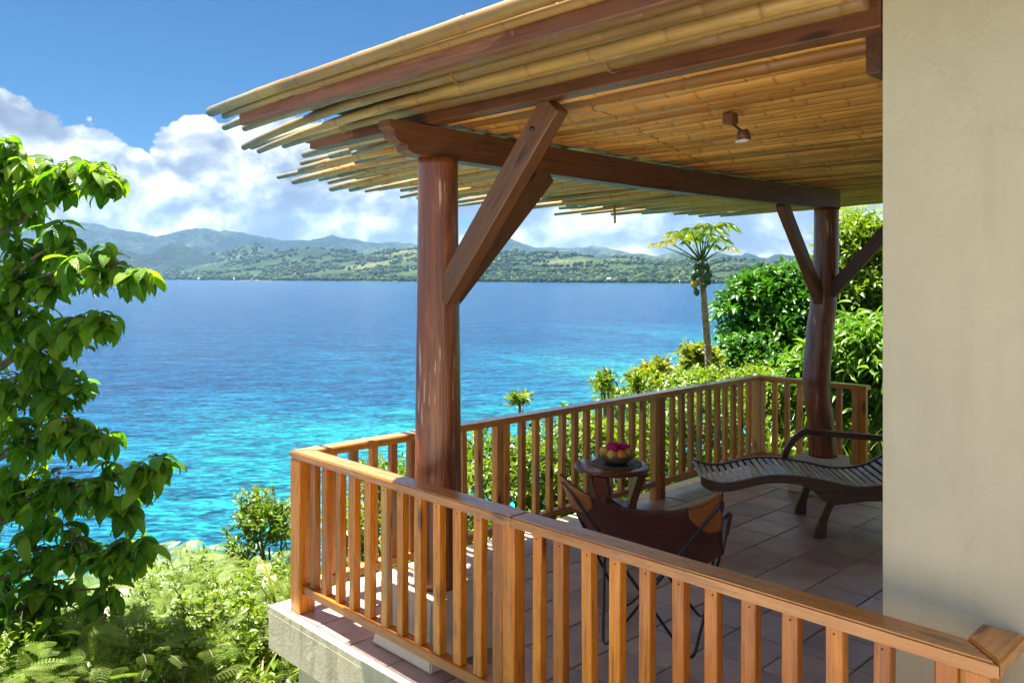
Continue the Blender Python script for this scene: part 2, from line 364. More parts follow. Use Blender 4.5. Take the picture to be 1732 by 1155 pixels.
def interp(tab, x): return float(np.interp(x, [a for a, b in tab], [b for a, b in tab]))
SHORE = [(-1400, 6500), (-400, 5600), (200, 4300), (480, 3100), (700, 2500), (1000, 2050), (1280, 1750), (1700, 1500), (2600, 1400)]
RIDGE_A = [(-1400, 60), (-300, 45), (100, 22), (240, 27), (320, 34), (380, 40), (425, 51), (480, 46), (560, 42), (640, 42), (700, 40), (770, 38), (840, 42), (885, 44), (950, 37), (1010, 33), (1060, 33), (1110, 30), (1180, 28), (1280, 25), (1500, 24), (2600, 30)]
RIDGE_B = [(-1400, 70), (-300, 95), (100, 88), (150, 84), (200, 81), (250, 77), (285, 78), (330, 81), (370, 75), (400, 73), (432, 69), (480, 66), (520, 64), (560, 65), (620, 61), (680, 58), (720, 50), (800, 54), (855, 62), (900, 51), (960, 47), (1000, 52), (1040, 44), (1100, 38), (1200, 31), (1300, 27), (2600, 40)]
RIDGE_M = [(-1400, 40), (100, 40), (170, 62), (210, 50), (240, 42), (270, 49), (300, 55), (330, 47), (380, 40), (600, 38), (900, 42), (2600, 25)]
def strip(name, k0, k1, nk, prof, nt, zfun, hfun, m, label):
    V = []; 
    for j in range(nt):
        for i in range(nk):
            px = k0 + (k1 - k0) * i / (nk - 1); k = (px - 866) / 1389; tt = prof[j]
            Z = zfun(px, tt); p = CAM + RGT * (k * Z) + FWD * Z; p.z = hfun(px, tt, p, Z); V.append(tuple(p))
    F = [(j * nk + i, j * nk + i + 1, (j + 1) * nk + i + 1, (j + 1) * nk + i) for j in range(nt - 1) for i in range(nk - 1)]
    return tag(link(name, rawmesh(name, V, F, True), m), label, kind='structure')
def za(px, tt): return interp(SHORE, px) * (1 + .55 * tt)
def ha(px, tt, p, Z):
    hr = interp(RIDGE_A, px) * Z * 1 / 1389
    s = max(0, min(1, tt)); env = s ** .8 if tt < 1 else 1 - (tt - 1) * .8
    nz = fbm((p.x, p.y, 0), 6, 1 / 420.) ; nb = 1 - abs(fbm((p.x + 900, p.y, 5), 5, 1 / 260.)) * 2
    if tt < 0: return SEA - 3
    return SEA + 1.2 + (hr + 15) * env * (1 - .30 * (1 - s) + .20 * nz * (1 - abs(2 * s - 1) * .2)) * (1 if tt > .98 else .93 + .10 * nb)
def zb(px, tt): return 5600 + 2500 * tt
def hb(px, tt, p, Z):
    k = (px - 866) / 1389
    ridg = 1 - abs(fbm((p.x, p.y, 9), 6, 1 / 1000.)) * 1.6
    e = max(0, 1 - abs(tt - .75) / .75) ** .85 if tt <= .75 else 1 - (tt - .75) * 2.5
    hr = interp(RIDGE_B, px) * Z / 1389
    jag = .085 * fbm((p.x, p.y, 2), 5, 1 / 300.)
    return SEA + (hr + 16) * max(0, e) * ((.92 + .14 * ridg + jag) if e > .93 else (.52 + .50 * ridg + jag))
def zm(px, tt): return 4500 + 1200 * tt + (0 if px < 500 else 0)
def hm(px, tt, p, Z):
    e = max(0, 1 - abs(tt - .6) / .6) ** .8 if tt <= .6 else 1 - (tt - .6) * 2
    ridg = 1 - abs(fbm((p.x, p.y, 4), 5, 1 / 420.)) * 1.4
    return SEA - 20 + (interp(RIDGE_M, px) * Z / 1389 + 35) * max(0, e) * (.70 + .38 * ridg)
def hill_mat(name, dark, mid, light, sc, lo, hi):
    m, t = mat(name); o = t.obj(); a = t.noise(o, sc, 8, .62, .4); b = t.noise(o, sc * 9, 5, .7); w = t.vor(o, sc * 26, 'F1')
    f = t.m('ADD', t.m('MULTIPLY', a, .8), t.m('MULTIPLY', b, .2))
    c = t.ramp(f, [(lo, dark), ((lo + hi) / 2, mid), (hi, light)])
    c = t.mix(1, c, t.ramp(w, [(.0, 1.35), (.45, .85), (.8, .38)]), 'MULTIPLY')
    princ(t, c, .95, t.m('ADD', b, t.m('MULTIPLY', w, -.8)), 1.0, 9, .1); return m
MA = hill_mat('wooded_hill', (.012, .030, .010), (.035, .066, .018), (.17, .17, .06), .0028, .40, .66)
MB_ = hill_mat('far_mountain_forest', (.006, .018, .013), (.017, .036, .024), (.09, .115, .055), .0011, .42, .66)
strip('far_mountains', -400, 2100, 560, list(np.linspace(0, 1.1, 60)), 60, zb, hb, MB_, 'high blue mountain range behind the wooded shore')
strip('middle_hills', -400, 2100, 400, list(np.linspace(0, 1.05, 30)), 30, zm, hm, MB_, 'green hills at the foot of the mountains')
strip('wooded_hills', -500, 2200, 900, [-.03, 0] + list(np.linspace(.01, 1.35, 62)), 64, za, ha, MA, 'wooded and grassy hills along the far shore')

# trees of the far shore: one mass
ic = bmesh.new(); bmesh.ops.create_icosphere(ic, subdivisions=1, radius=1); ib = np.array([v.co[:] for v in ic.verts]); ifc = np.array([[v.index for v in f.verts] for f in ic.faces]); ic.free()
n = 19000; px = rng.uniform(80, 1500, n); tt = rng.uniform(0.0, 1.05, n) ** 1.5; P = []; sz = []
for a, b in zip(px, tt):
    Z = za(a, b); k = (a - 866) / 1389; p = CAM + RGT * (k * Z) + FWD * Z
    dens = fbm((p.x, p.y, 0), 5, 1 / 300.)
    if b > .10 and dens > random.uniform(-.05, .12): continue
    p.z = ha(a, b, p, Z); P.append(tuple(p)); sz.append(random.choice((1, 1, 1, 1.5)) * random.uniform(2.2, 7.0) * (Z / 2600) ** .6)
P = np.array(P); sz = np.array(sz); n = len(P)
sc3 = sz[:, None, None] * (rng.uniform(.75, 1.25, (n, 1, 3)) * np.array([1, 1, .95]))
VV = ib[None] * sc3 * rng.uniform(.8, 1.2, (n, len(ib), 1)) + (P + np.c_[np.zeros(n), np.zeros(n), sz * .6])[:, None]
FF = ifc[None] + (np.arange(n) * len(ib))[:, None, None]
m, t = mat('far_tree_leaves'); a = t.n('ShaderNodeAttribute', attribute_name='tint').outputs['Fac']
princ(t, t.ramp(a, [(0, (.008, .022, .009)), (.5, (.022, .046, .013)), (1, (.07, .10, .025))]), .9, spec=.1)
tag(link('far_shore_forest', rawmesh('far_shore_forest', VV.reshape(-1, 3), FF.reshape(-1, 3), False, col=np.repeat(rng.uniform(0, 1, n) ** 1.6, len(ib))), m), 'dark trees covering the hills of the far shore', 'forest', kind='stuff')

# houses at the far waterline
MW = simple('house_wall', (.62, .60, .55), (.74, .72, .68), .4, .8); MR = simple('house_roof', (.45, .20, .12), (.55, .30, .2), .4, .7); MR2 = simple('metal_roof', (.5, .52, .55), (.65, .66, .68), .4, .5)
def house(px, tt, w, dp, h, roof, label):
    Z = za(px, tt); k = (px - 866) / 1389; p = CAM + RGT * (k * Z) + FWD * Z; p.z = ha(px, tt, p, Z) - .5
    o = thing('shore_house', label, 'house', p, YAW + random.uniform(-.3, .3), 'houses along the far shore')
    b = MB(); b.add([(sx * w / 2, sy * dp / 2, z) for z in (0, h) for sx, sy in ((-1, -1), (1, -1), (1, 1), (-1, 1))], [(0, 1, 5, 4), (1, 2, 6, 5), (2, 3, 7, 6), (3, 0, 4, 7)]); b.build('wall', MW, o, False)
    b = MB(); e = .8; b.add([(-w / 2 - e, -dp / 2 - e, h), (w / 2 + e, -dp / 2 - e, h), (w / 2 + e, dp / 2 + e, h), (-w / 2 - e, dp / 2 + e, h), (-w / 2 - e, 0, h + dp * .35), (w / 2 + e, 0, h + dp * .35)], [(0, 1, 5, 4), (2, 3, 4, 5), (0, 4, 3), (1, 2, 5), (3, 2, 1, 0)]); b.build('roof', roof, o, False)
    return o
hl = [(340, .004, 26, 12, 6, MR, 'long low house with a red roof at the left end of the far shore'), (398, .006, 12, 9, 5, MR2, 'small white house on the far shore nearest the middle of the left bay'),
      (428, .004, 10, 8, 5, MR2, 'small pale house right of the white one on the far left shore'), (466, .01, 9, 8, 5, MR, 'tiny red roofed house among trees on the left far shore'),
      (608, .03, 11, 8, 5, MR2, 'white house above the trees just left of the near timber post'), (655, .02, 9, 7, 4, MR2, 'low white house at the waterline beside the near timber post'),
      (800, .006, 8, 6, 4, MR2, 'pale hut at the waterline just right of the near timber post'), (842, .01, 9, 7, 4, MR2, 'white hut on the shore below the highest far hill'),
      (940, .012, 8, 6, 4, MR, 'red roofed hut at the middle of the far shore'), (985, .02, 8, 6, 4, MR2, 'small white hut left of the bright white house'),
      (1031, .06, 13, 8, 5, MR2, 'bright white house highest above the waterline on the far shore'), (1062, .008, 7, 6, 4, MR2, 'white hut at the waterline just right of the bright white house'),
      (1120, .01, 9, 6, 4, MR, 'red roofed house left of the papaya trunk on the far shore'), (1152, .006, 7, 6, 4, MR2, 'little white hut beside the papaya fruit on the far shore'),
      (1212, .012, 11, 7, 4, MR, 'brown roofed house right of the papaya trunk on the far shore'), (1242, .01, 12, 7, 4, MR2, 'pale long house near the right end of the far shore'), (1270, .02, 8, 6, 4, MR, 'last red roofed hut at the right end of the far shore')]
for a in hl: house(*a)

# ------------------------------------------------------------------ the deck
floor = tag(link('deck_floor', box(3.42, 5.11, .03, 0), M['grout'], None, (1.567, 2.528, -.0215)), 'terracotta tiled floor of the deck', kind='structure')
tm = box(.298, .298, .02, .0035); tm.materials.append(M['tile'])
for i in range(11):
    for j in range(17):
        x0, y0 = -.015 + .305 * i, -.005 + .305 * j
        if i > 3 and x0 > 3.45 - .40 * y0 + .35: continue
        o = link('tile', tm, None, floor, (x0 + .1525 - 1.567, y0 + .1525 - 2.528, -.010 + .0215 + random.uniform(-.0012, .0012)), (random.uniform(-.003, .003), random.uniform(-.003, .003), random.choice((0, 1, 2, 3)) * math.pi / 2 + random.uniform(-.004, .004)))
sb = MB()
def addbox(b, x0, x1, y0, y1, z0, z1): b.add([(x, y, z) for z in (z0, z1) for x, y in ((x0, y0), (x1, y0), (x1, y1), (x0, y1))], [(0, 1, 5, 4), (1, 2, 6, 5), (2, 3, 7, 6), (3, 0, 4, 7), (4, 5, 6, 7), (3, 2, 1, 0)])
addbox(sb, -.135, 3.6, -.052, 5.14, -.235, -.038)
slab = tag(sb.build('deck_slab', M['slab'], None, False), 'cream concrete slab carrying the tiled deck', kind='structure')
eb = MB(); addbox(eb, -.1345, 3.6, -.0515, -.013, -.0375, -.003); addbox(eb, -.1345, -.02, -.0125, 5.12, -.0375, -.003); eb.build('slab_edging', M['slab'], slab, False)
fb = MB(); addbox(fb, .10, 3.6, .0, 5.0, -3.4, -.2355); fb.build('foundation_wall', M['slab'], slab, False)

tb0 = MB(); addbox(tb0, 1.0, 11, -12, -1.15, -.30, -.02)  # unseen paving, added to throw warm sunlight onto wall, rails and ceiling
m, t = mat('bounce_paving'); o = t.obj(); br = t.n('ShaderNodeTexBrick', {'Color1': (.38, .34, .28, 1), 'Color2': (.43, .385, .32, 1), 'Mortar': (.30, .26, .2, 1), 'Scale': 1.0, 'Mortar Size': .008, 'Brick Width': .6, 'Row Height': .6}, offset=0); t.L.new(o, br.inputs['Vector'])
princ(t, br.outputs[0], .8); tag(tb0.build('bounce_terrace', m, None, False), 'pale paving added out of view to bounce sunlight onto the deck', kind='structure')
pb = MB(); addbox(pb, .15, 9, -1.14, -.06, -2.4, -2.10); tag(pb.build('bounce_path', m, None, False), 'pale paved strip added out of view to bounce sunlight up at the slab', kind='structure')  # unseen strip, added to reflect sunlight up at slab face and railing
wb = MB(); addbox(wb, 3.06, 7.6, .226, 6.5, -3.2, 3.4)
tag(wb.build('house_wall', M['wall'], None, False), 'plain cream plastered house wall closing the right side', 'wall')

# ------------------------------------------------------------------ railing
rl = thing('wooden_railing', 'varnished wooden railing with square balusters around the deck edge', 'railing', (0, 0, 0))
def balu(x, y, z0, z1, w, d, m, name='baluster'):
    me = box(1.0, w, d, .0, 0) if False else None
    w *= random.choice((.92, 1, 1, 1.08)); tw = random.uniform(-.06, .06)
    return barbox(name, (x + random.uniform(-.005, .005), y + random.uniform(-.003, .003), z0), (x + random.uniform(-.005, .005), y, z1), round(w, 4), d, m, rl, .003, tw)
def cap_piece(pts, z0, z1, m, name='top_rail'):
    """a cap board with mitred ends, given its four plan corners; softened edges"""
    b = bmesh.new(); lo = [b.verts.new((x, y, z0)) for x, y in pts]; hi_ = [b.verts.new((x, y, z1)) for x, y in pts]
    b.faces.new(list(reversed(lo))); b.faces.new(hi_)
    for i in range(4): b.faces.new((lo[i], lo[(i + 1) % 4], hi_[(i + 1) % 4], hi_[i]))
    bmesh.ops.bevel(b, geom=[e for e in b.edges if abs(e.verts[0].co.z - e.verts[1].co.z) < 1e-5], offset=.006, segments=2, affect='EDGES')
    me = bpy.data.meshes.new(name); b.to_mesh(me); b.free(); o = link(name, me, m, rl); return o
g = .001
M['cap_y'] = M['cap'].copy(); M['cap_y'].name = 'cap_wood_along_y'
for nd in M['cap_y'].node_tree.nodes:
    if nd.type == 'MAPPING': nd.inputs['Scale'].default_value = (nd.inputs['Scale'].default_value[1], nd.inputs['Scale'].default_value[0], nd.inputs['Scale'].default_value[2])
cap_piece([(0, 0), (1.72 - g, 0), (1.72 - g, .105), (.105, .105)], .82, .862, M['cap'])
cap_piece([(1.72 + g, .001), (3.425, .001), (3.32, .105), (1.72 + g, .105)], .8195, .8615, M['cap'])
cap_piece([(3.427, .004), (3.427, .223), (3.322, .223), (3.322, .109)], .8235, .8655, M['cap_y'])
cap_piece([(0, .003), (.103, .108), (.103, 2.6), (0, 2.6)], .82, .862, M['cap_y'])
cap_piece([(0, 2.602), (.103, 2.602), (.103, 4.842), (0, 4.945)], .8195, .8615, M['cap_y'])
cap_piece([(.003, 4.948), (.107, 4.845), (1.09, 4.845), (1.09, 4.948)], .82, .862, M['cap'])
Y0 = .05
def brail(a, b, m): barbox('bottom_rail', a, b, .062, .045, m, rl, .004)
M['rail_y'] = M['rail_old']
def post(x, y, w, m, z0=-.002, d=None): return barbox('railing_post', (x, y, z0), (x, y, .82), w, d or w, m, rl, .005)
P1 = [.052, 1.64, 3.33]
post(P1[0], Y0, .098, M['rail']); post(1.625, Y0, .062, M['rail']); post(1.690, Y0, .066, M['rail'])
post(3.30, Y0, .06, M['rail']); post(3.37, Y0 + .002, .075, M['rail'])
brail((.103, Y0, .128), (1.592, Y0, .128), M['rail']); brail((1.725, Y0, .128), (3.268, Y0, .128), M['rail'])
for x in [.180, .294, .431, .560, .690, .826, .955, 1.09, 1.22, 1.36, 1.496, 1.83, 1.95, 2.085, 2.215, 2.344, 2.479, 2.606, 2.735, 2.867, 2.999, 3.131]:
    old = x in (.826,)
    MB().tube([(x + .004, Y0 - .019, .795), (x + .004, Y0 - .0215, .795)], [.0035, .003], 6).build('nail_head', M['iron'], rl)
    balu(x + .0, Y0, .151, .819, .046, .040, M['rail_old'] if old else M['rail'])
brail((.052, .10, .128), (.052, 1.462, .128), M['rail_old']); brail((.052, 1.585, .128), (.052, 3.21, .128), M['rail_old']); brail((.052, 3.345, .128), (.052, 4.845, .128), M['rail_old'])
post(.052, 1.492, .058, M['rail_old']); post(.052, 1.554, .06, M['rail_old'])
post(.052, 3.245, .066, M['rail_old']); post(.054, 3.312, .064, M['rail']); post(.052, 4.894, .096, M['rail_old'])
def run(a, b, n): return [a + (b - a) * (i + 1) / (n + 1) for i in range(n)]
for y in run(.10, 1.462, 9) + run(1.585, 3.21, 11) + run(3.345, 4.845, 10): balu(.052, y, .151, .819, .042, .044, M['rail_old'])
brail((.10, 4.897, .128), (.95, 4.897, .128), M['rail_old'])
for x in run(.10, .95, 6): balu(x, 4.897, .151, .819, .046, .04, M['rail_old'])
post(.985, 4.897, .06, M['rail_old']); post(1.045, 4.897, .058, M['rail'])

# ------------------------------------------------------------------ timber posts on plinths
def plinth(x, y, par, w0=.465, w1=.35, h=.295):
    bm = bmesh.new(); a = [bm.verts.new((sx * w0 / 2, sy * w0 / 2, 0)) for sx, sy in ((-1, -1), (1, -1), (1, 1), (-1, 1))]
    b = [bm.verts.new((sx * w1 / 2, sy * w1 / 2, h)) for sx, sy in ((-1, -1), (1, -1), (1, 1), (-1, 1))]
    bm.faces.new(a[::-1]); bm.faces.new(b)
    for i in range(4): bm.faces.new((a[i], a[(i + 1) % 4], b[(i + 1) % 4], b[i]))
    bmesh.ops.bevel(bm, geom=bm.edges[:], offset=.008, segments=2, affect='EDGES')
    me = bpy.data.meshes.new('plinth'); bm.to_mesh(me); bm.free(); return link('plinth', me, M['plinth'], par, (0, 0, .001))
def shaft(par, ctr, seg=28, seed=0, knots=()):
    V = []; F = []; n = 70; z0, z1 = .296, 2.378
    for i in range(n):
        z = z0 + (z1 - z0) * i / (n - 1)
        cx = interp([(a, b) for a, b, c, d_ in ctr], z); cy = interp([(a, c) for a, b, c, d_ in ctr], z); r = interp([(a, d_) for a, b, c, d_ in ctr], z)
        for j in range(seg):
            a = 2 * math.pi * j / seg; rr_ = r * (1 + .018 * noise.noise(Vector((math.cos(a) * 1.3, math.sin(a) * 1.3, z * .8 + seed))) + .012 * noise.noise(Vector((math.cos(a) * 4, math.sin(a) * 4, z * 2 + seed))))
            for (ka, kz, kr, kh) in knots:
                da = (a - ka + math.pi) % (2 * math.pi) - math.pi; q = (da * r / kr) ** 2 + ((z - kz) / kr) ** 2
                rr_ += kh * math.exp(-q * 2)
            V.append((cx + rr_ * math.cos(a), cy + rr_ * math.sin(a), z))
        
    for i in range(n - 1):
        for j in range(seg): F.append((i * seg + j, i * seg + (j + 1) % seg, (i + 1) * seg + (j + 1) % seg, (i + 1) * seg + j))
    me = bpy.data.meshes.new('shaft'); me.from_pydata(V, [], F + [tuple(reversed(range(seg))), tuple(range((n - 1) * seg, n * seg))]); me.polygons.foreach_set('use_smooth', [True] * len(me.polygons))
    return link('shaft', me, M['post'], par)
tp = thing('timber_post', 'thick straight reddish timber post at the near deck corner with braces', 'post', (.877, .32, 0), group='timber posts carrying the bamboo roof')
plinth(0, 0, tp)
shaft(tp, [(.29, .003, 0, .121), (.8, 0, 0, .113), (1.4, 0, 0, .108), (2.0, 0, 0, .101), (2.4, 0, 0, .098)], seed=3, knots=((-1.2, 1.15, .05, .006),))
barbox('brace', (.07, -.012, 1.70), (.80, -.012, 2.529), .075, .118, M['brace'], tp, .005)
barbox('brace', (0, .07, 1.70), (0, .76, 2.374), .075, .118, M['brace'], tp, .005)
for (x_, y_, z_) in ((.70, -.051, 2.43),): MB().tube([(x_, y_ + .004, z_), (x_, y_ - .006, z_)], [.011, .009], 8).build('bolt', M['iron'], tp)
tp2 = thing('timber_post', 'crooked reddish timber post at the far deck corner beside the lounger', 'post', (.877, 4.45, 0), group='timber posts carrying the bamboo roof')
plinth(0, 0, tp2, .40, .33)
def off2(dx): return dx * .6959, dx * .7181
ctr = []
for z, dpx, r in [(.29, 3, .116), (.55, 0, .110), (.85, -8, .108), (1.05, -7, .112), (1.3, -2, .112), (1.6, 4, .108), (1.9, 8, .103), (2.1, 9, .101), (2.4, 9, .099)]:
    ox, oy = off2(dpx / 200.); ctr.append((z, ox, oy, r))
zz = np.linspace(.29, 2.4, 30); ks = [c[0] for c in ctr]
sm = []
for z in zz:
    w = np.array([math.exp(-((z - k_) / .16) ** 2) for k_ in ks]); w /= w.sum(); sm.append((z, *[float((w * np.array([c[q] for c in ctr])).sum()) for q in (1, 2, 3)]))
shaft(tp2, sm, seed=9, knots=((-.9, 1.62, .06, .012), (-1.3, .95, .07, .012), (-1.7, .62, .05, .008)))
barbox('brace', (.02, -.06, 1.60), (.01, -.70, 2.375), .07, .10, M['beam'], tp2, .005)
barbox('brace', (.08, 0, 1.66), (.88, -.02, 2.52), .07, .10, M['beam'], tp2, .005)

# ------------------------------------------------------------------ bamboo roof
rf = thing('bamboo_roof', 'open veranda roof of bamboo poles laid over dark timber beams', 'roof', (0, 0, 0))
bb = MB(); pts = []
prof = [(-.37, .075), (-.37, .04), (-.345, .03), (-.34, -.005), (-.31, -.03), (-.27, -.035), (-.265, -.06), (-.22, -.075)]   # carved nose
def beam_sag(y): s_ = (y - .0) / 4.7; return -.022 * math.sin(math.pi * max(0, min(1, s_)))
V = []; F = []; ny = 26
ys = [0.0 + q[0] + .37 for q in prof] ; botz = [2.455 + q[1] for q in prof]
ys2 = list(np.linspace(.22, 4.72, ny)); rows_ = list(zip(ys, botz)) + [(y, 2.38 + beam_sag(y)) for y in ys2]
for y, zb_ in rows_:
    tz = 2.528 + beam_sag(y) * .6
    for x_, z_ in ((-.045, zb_), (.045, zb_), (.045, tz), (-.045, tz)): V.append((.877 + x_, y, min(z_, tz)))
n = len(rows_)
for i in range(n - 1):
    for j in range(4): F.append((i * 4 + j, (i + 1) * 4 + j, (i + 1) * 4 + (j + 1) % 4, i * 4 + (j + 1) % 4))
F += [(0, 1, 2, 3), tuple((n - 1) * 4 + q for q in (3, 2, 1, 0))]
M['beam_y'] = M['beam'].copy(); M['beam_y'].name = 'beam_wood_along_y'
for nd in M['beam_y'].node_tree.nodes:
    if nd.type == 'MAPPING': s_ = nd.inputs['Scale'].default_value[:]; nd.inputs['Scale'].default_value = (s_[1], s_[0], s_[2])
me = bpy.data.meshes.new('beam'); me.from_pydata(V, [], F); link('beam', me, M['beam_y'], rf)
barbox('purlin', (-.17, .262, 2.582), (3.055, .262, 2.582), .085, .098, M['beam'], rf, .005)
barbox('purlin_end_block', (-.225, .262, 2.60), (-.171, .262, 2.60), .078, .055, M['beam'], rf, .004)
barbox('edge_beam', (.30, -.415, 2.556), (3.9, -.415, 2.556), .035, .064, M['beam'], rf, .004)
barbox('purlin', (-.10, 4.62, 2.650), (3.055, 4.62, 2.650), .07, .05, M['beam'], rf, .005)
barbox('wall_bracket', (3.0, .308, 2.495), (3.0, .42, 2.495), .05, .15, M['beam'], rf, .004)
ENDS = [(-.6, .12), (-.5, .10), (-.2, -.15), (.03, -.36), (.25, -.42), (.40, -.55), (.66, -1.0), (.86, -1.35), (1.36, -1.40), (1.97, -1.52), (2.78, -1.75), (3.29, -1.78), (4.03, -1.92), (4.37, -1.70), (5.12, -1.66), (5.4, -1.3), (6.1, -.95), (6.3, .3)]
def pole(y, z, r0, r1, xe, xr, sag, wig=.006, name='bamboo_pole', sagx=.877, curl=0, mt=None):
    """bamboo pole along X from xe to xr, thick inside and thinner at the eave, with node rings"""
    seg = 10; L = xr - xe; node_x = []; x = xe + random.uniform(.05, .3)
    while x < xr: node_x.append(x); x += random.uniform(.28, .42)
    xs = sorted(set(list(np.arange(xe, xr, .14)) + [xr] + [q + d_ for q in node_x for d_ in (-.010, -.003, .003, .010) if xe < q + d_ < xr]))
    V = []; F = []; A = []; AG = []; ph = random.uniform(0, 6); ph2 = random.uniform(0, 6)
    for x in xs:
        t_ = (x - xe) / L; r = r1 + (r0 - r1) * min(1, t_ * 1.6)
        dn = min([abs(x - q) for q in node_x] + [9]); a = 0
        if dn < .005: r *= .985; a = 1
        elif dn < .014: r *= 1.06; a = .25
        dz = -sag * max(0, sagx - x) - curl * max(0, (sagx - x)) ** 2 + wig * math.sin(x * 1.9 + ph) * (.3 if x > sagx else 1); dy = wig * 1.5 * math.sin(x * 1.3 + ph2)
        for j in range(seg):
            b = 2 * math.pi * j / seg; AG.append(max(0, min(1, 1.1 - (x - xe) / .75)) * .75 + (.25 if x < .9 else 0)); V.append((x, dy + r * math.cos(b), dz + r * math.sin(b))); A.append(a)
    n = len(xs)
    for i in range(n - 1):
        for j in range(seg): F.append((i * seg + j, (i + 1) * seg + j, (i + 1) * seg + (j + 1) % seg, i * seg + (j + 1) % seg))
    # open hollow end at the eave
    b0 = len(V); r = r1 * .72
    for dx in (0, .05):
        for j in range(seg):
            b = 2 * math.pi * j / seg; V.append((xs[0] + dx, V[j][1] * 0 + (V[0][1] + V[seg // 2][1]) / 2 + r * math.cos(b), (V[0][2]) + r * math.sin(b))); A.append(1 if dx else .3); AG.append(1)
    for j in range(seg):
        k = (j + 1) % seg; F.append((j, k, b0 + k, b0 + j)); F.append((b0 + j, b0 + k, b0 + seg + k, b0 + seg + j))
    F.append(tuple(b0 + seg + j for j in range(seg))); F.append(tuple((n - 1) * seg + j for j in reversed(range(seg))))
    me = bpy.data.meshes.new(name); me.from_pydata(V, [], F); me.polygons.foreach_set('use_smooth', [True] * len(me.polygons))
    at_ = me.attributes.new('tint', 'FLOAT', 'POINT'); at_.data.foreach_set('value', A)
    at_ = me.attributes.new('age', 'FLOAT', 'POINT'); at_.data.foreach_set('value', AG)
    return link(name, me, mt or M['bamboo'], rf, (0, y, z))
# poles of the front edge
pole(-.50, 2.612, .027, .025, .12, 3.9, .012, .005, mt=M['bamboo_front'])
pole(-.455, 2.590, .019, .015, .20, 3.9, .012, .004, mt=M['bamboo_front'])
pole(-.27, 2.640, .026, .018, -.22, 3.04, .03, mt=M['bamboo_front'])
pole(-.19, 2.618, .028, .017, -.12, 3.04, .03, mt=M['bamboo_front'])
pole(-.12, 2.603, .031, .019, -.30, 3.04, .0, .004, sagx=1.2, curl=.036, mt=M['bamboo_front'])
pole(.02, 2.600, .030, .017, -.40, 3.04, .0, .004, sagx=1.2, curl=.030, mt=M['bamboo_front'])
pole(.095, 2.610, .024, .015, -.62, 3.04, .02, .006, mt=M['bamboo_front'])
pole(.165, 2.602, .033, .018, -.36, 3.04, .0, .004, sagx=1.0, curl=.020, mt=M['bamboo_front'])
y = .36
rows = []
while y < 6.15:
    xe = interp(ENDS, y) + random.choice((0, 0, .15, .35, .6, -.12, -.05)) + random.uniform(-.06, .08)
    r0 = random.uniform(.033, .050); r1 = random.uniform(.013, .024)
    z = 2.530 + r0 + random.uniform(0, .006)
    pole(y, z, r0, r1, xe, (3.04 if y < 5.9 else 3.0), .030 + random.uniform(-.006, .010), random.uniform(.005, .016)); rows.append((y, z - r0))
    if random.random() < .45: pole(y + .04, z + .06, .026, .017, xe - random.uniform(.0, .3), 1.2, .022, .006)   # a second pole lying on top
    y += r0 * 2 + random.choice((.0, .004, .012, .008, .028))
pole(6.02, 2.545, .024, .02, -1.05, 1.3, .022, .003)
# covering that lies on the poles
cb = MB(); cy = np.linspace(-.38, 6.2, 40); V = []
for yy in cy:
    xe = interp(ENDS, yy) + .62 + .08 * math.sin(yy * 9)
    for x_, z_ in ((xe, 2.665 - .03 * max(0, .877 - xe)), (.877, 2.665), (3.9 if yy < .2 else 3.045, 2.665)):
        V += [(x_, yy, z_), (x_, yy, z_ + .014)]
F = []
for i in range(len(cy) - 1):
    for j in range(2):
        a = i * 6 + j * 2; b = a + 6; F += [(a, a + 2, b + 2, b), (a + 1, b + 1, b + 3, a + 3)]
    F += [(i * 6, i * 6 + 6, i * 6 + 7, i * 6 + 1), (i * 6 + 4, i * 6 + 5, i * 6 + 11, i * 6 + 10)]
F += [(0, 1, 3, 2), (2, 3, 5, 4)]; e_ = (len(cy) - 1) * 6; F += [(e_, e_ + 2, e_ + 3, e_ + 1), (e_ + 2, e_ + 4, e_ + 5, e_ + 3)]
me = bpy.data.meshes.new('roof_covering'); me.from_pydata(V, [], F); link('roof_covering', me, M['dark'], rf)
# wire lashings that wind under the poles
def lash(x0, slope, ya, yb):
    pts = []
    for (yy, zb_) in rows:
        if ya < yy < yb:
            x = x0 + slope * yy; dz = -.03 * max(0, .877 - x) - .004; zc = zb_ + (.02 if x < .2 else 0)
            pts += [(x + random.uniform(-.02, .02), yy - .03, zc + dz + .016), (x + random.uniform(-.02, .02), yy, zc + dz), (x, yy + .035, zc + dz + .018)]
    b = MB(); b.tube(pts, .0020, 5); tag(b.build('wire_lashing', M['wire'], rf))
lash(-.55, -.12, .5, 5.4); lash(.35, -.02, .4, 5.8); lash(1.9, -.35, .35, 3.0)
b = MB()
for (px_, yy, zz_, r_) in [(1.55, -.12, 2.603, .038), (2.1, .165, 2.602, .043), (.3, .165, 2.59, .038)]:
    ring = [(px_ + .004 * math.sin(q), yy + r_ * math.cos(q), zz_ + r_ * math.sin(q)) for q in np.linspace(0, 2 * math.pi, 17)]; b.tube(ring, .0035, 5)
b.build('wire_tie', M['wire'], rf)
hp = MB().tube([(-1.02, 4.05, 2.50), (-1.015, 4.05, 2.42), (-1.0, 4.04, 2.32)], [.014, .013, .010], 8).build('hanging_stick', M['bamboo'])
tag(hp, 'short dark stick hanging down from the far eave', 'stick')

